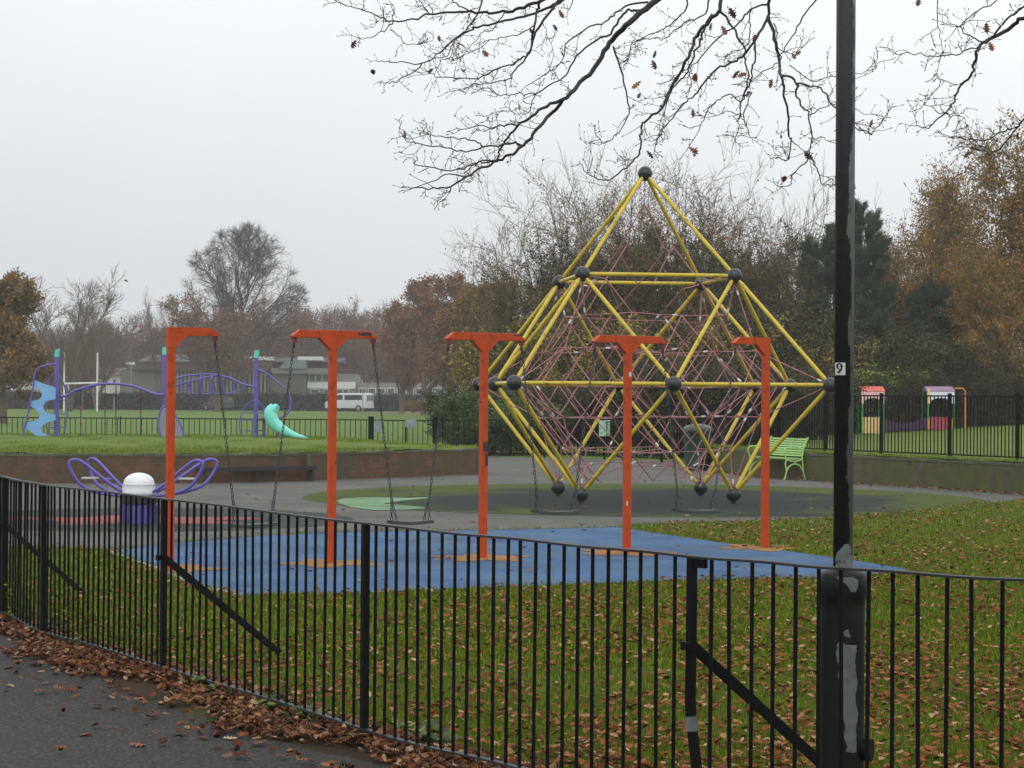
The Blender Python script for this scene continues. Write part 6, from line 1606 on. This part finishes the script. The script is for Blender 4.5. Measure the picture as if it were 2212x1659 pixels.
# ------------------------------------------------------------------ weeds along the fence foot
def weed(u, v, hgt_, n_, wd, label, stalk=False):
    hgt_ *= 1.35; n_ = int(n_*1.3)
    p = gnd(u, v); t = thing('weed', (p.x, p.y, 0), label, 'weed', 'weeds along the fence foot'); r = random.Random(int(u*7 + v))
    st = MB(); V = []; Fq = []; rn = []
    for k in range(n_):
        a = r.uniform(0, 2*PI); tilt = r.uniform(.2, 1.1) if not stalk else r.uniform(.02, .3); L = hgt_*r.uniform(.6, 1.1)
        tip = Vector((math.cos(a)*math.sin(tilt)*L + r.gauss(0, wd), math.sin(a)*math.sin(tilt)*L, math.cos(tilt)*L)); b0_ = Vector((r.gauss(0, wd), r.gauss(0, wd*.6), 0)); tip += b0_*.5
        st.tube([b0_, (b0_ + tip)/2 + Vector((0, 0, .01)), tip], .0022, 4, caps=False)
        for j in range(9 if stalk else 3):
            c = b0_.lerp(tip, (.25 + .75*j/8) if stalk else (.6 + .2*j)); an = r.uniform(0, 2*PI); d = Vector((math.cos(an), math.sin(an), r.uniform(-.2, .6))).normalized(); s_ = (.026 if stalk else .05)*r.uniform(.7, 1.3); q = d.cross(Vector((r.gauss(0, .3), r.gauss(0, .3), 1))).normalized()
            i0 = len(V); V += [tuple(c), tuple(c + d*s_*.5 + q*s_*.42), tuple(c + d*s_*1.1), tuple(c + d*s_*.5 - q*s_*.42)]; Fq.append((i0, i0 + 1, i0 + 2, i0 + 3)); rn += [r.random()]*4
    st.build('stems', blade_m, t, local=True); link('leaves', npmesh('leaves', np.array(V), np.array(Fq), np.array(rn)), grn_leaf if not stalk else blade_f, t)
weed(945, 1625, .10, 16, .03, 'leafy green weed under the fence, nearest the bottom edge of the picture')
weed(600, 1545, .08, 12, .04, 'low weed under the fence right of the first thick bar stay')
weed(640, 1563, .07, 12, .05, 'spreading weed with pale leaves beside the leaf drift')
weed(690, 1570, .06, 10, .05, 'flat weed among leaves left of the third fence post')
weed(440, 1497, .07, 10, .03, 'small weed at the fence foot just right of the second big post')
weed(480, 1512, .06, 9, .03, 'tiny weed at the fence foot between two bars')
weed(850, 1592, .06, 9, .05, 'low pale weed in the drift between middle posts')
weed(190, 1412, .22, 10, .08, 'tall thin weeds rising through the fence near its second post', True)
weed(50, 1352, .26, 14, .08, 'tall feathery weeds through the fence at the left edge', True)
weed(20, 1340, .2, 10, .06, 'short feathery weeds at the far left fence foot', True)
weed(110, 1378, .12, 12, .06, 'bushy weed beside the leftmost thick post')

# ------------------------------------------------------------------ damp air
hz = MB(); hz.box((0, 290, 18), (760, 760, 44)); m = bpy.data.materials.new('haze'); m.use_nodes = True
n, l = m.node_tree.nodes, m.node_tree.links; n.remove(n['Principled BSDF'])
pv = n.new('ShaderNodeVolumePrincipled'); pv.inputs['Color'].default_value = (1, .995, .985, 1); pv.inputs['Density'].default_value = .00062; pv.inputs['Anisotropy'].default_value = .1
l.new(pv.outputs[0], n['Material Output'].inputs['Volume'])
o = hz.build('haze', m); tag(o, 'thin damp haze in the air over the park', 'haze', None, 'stuff')
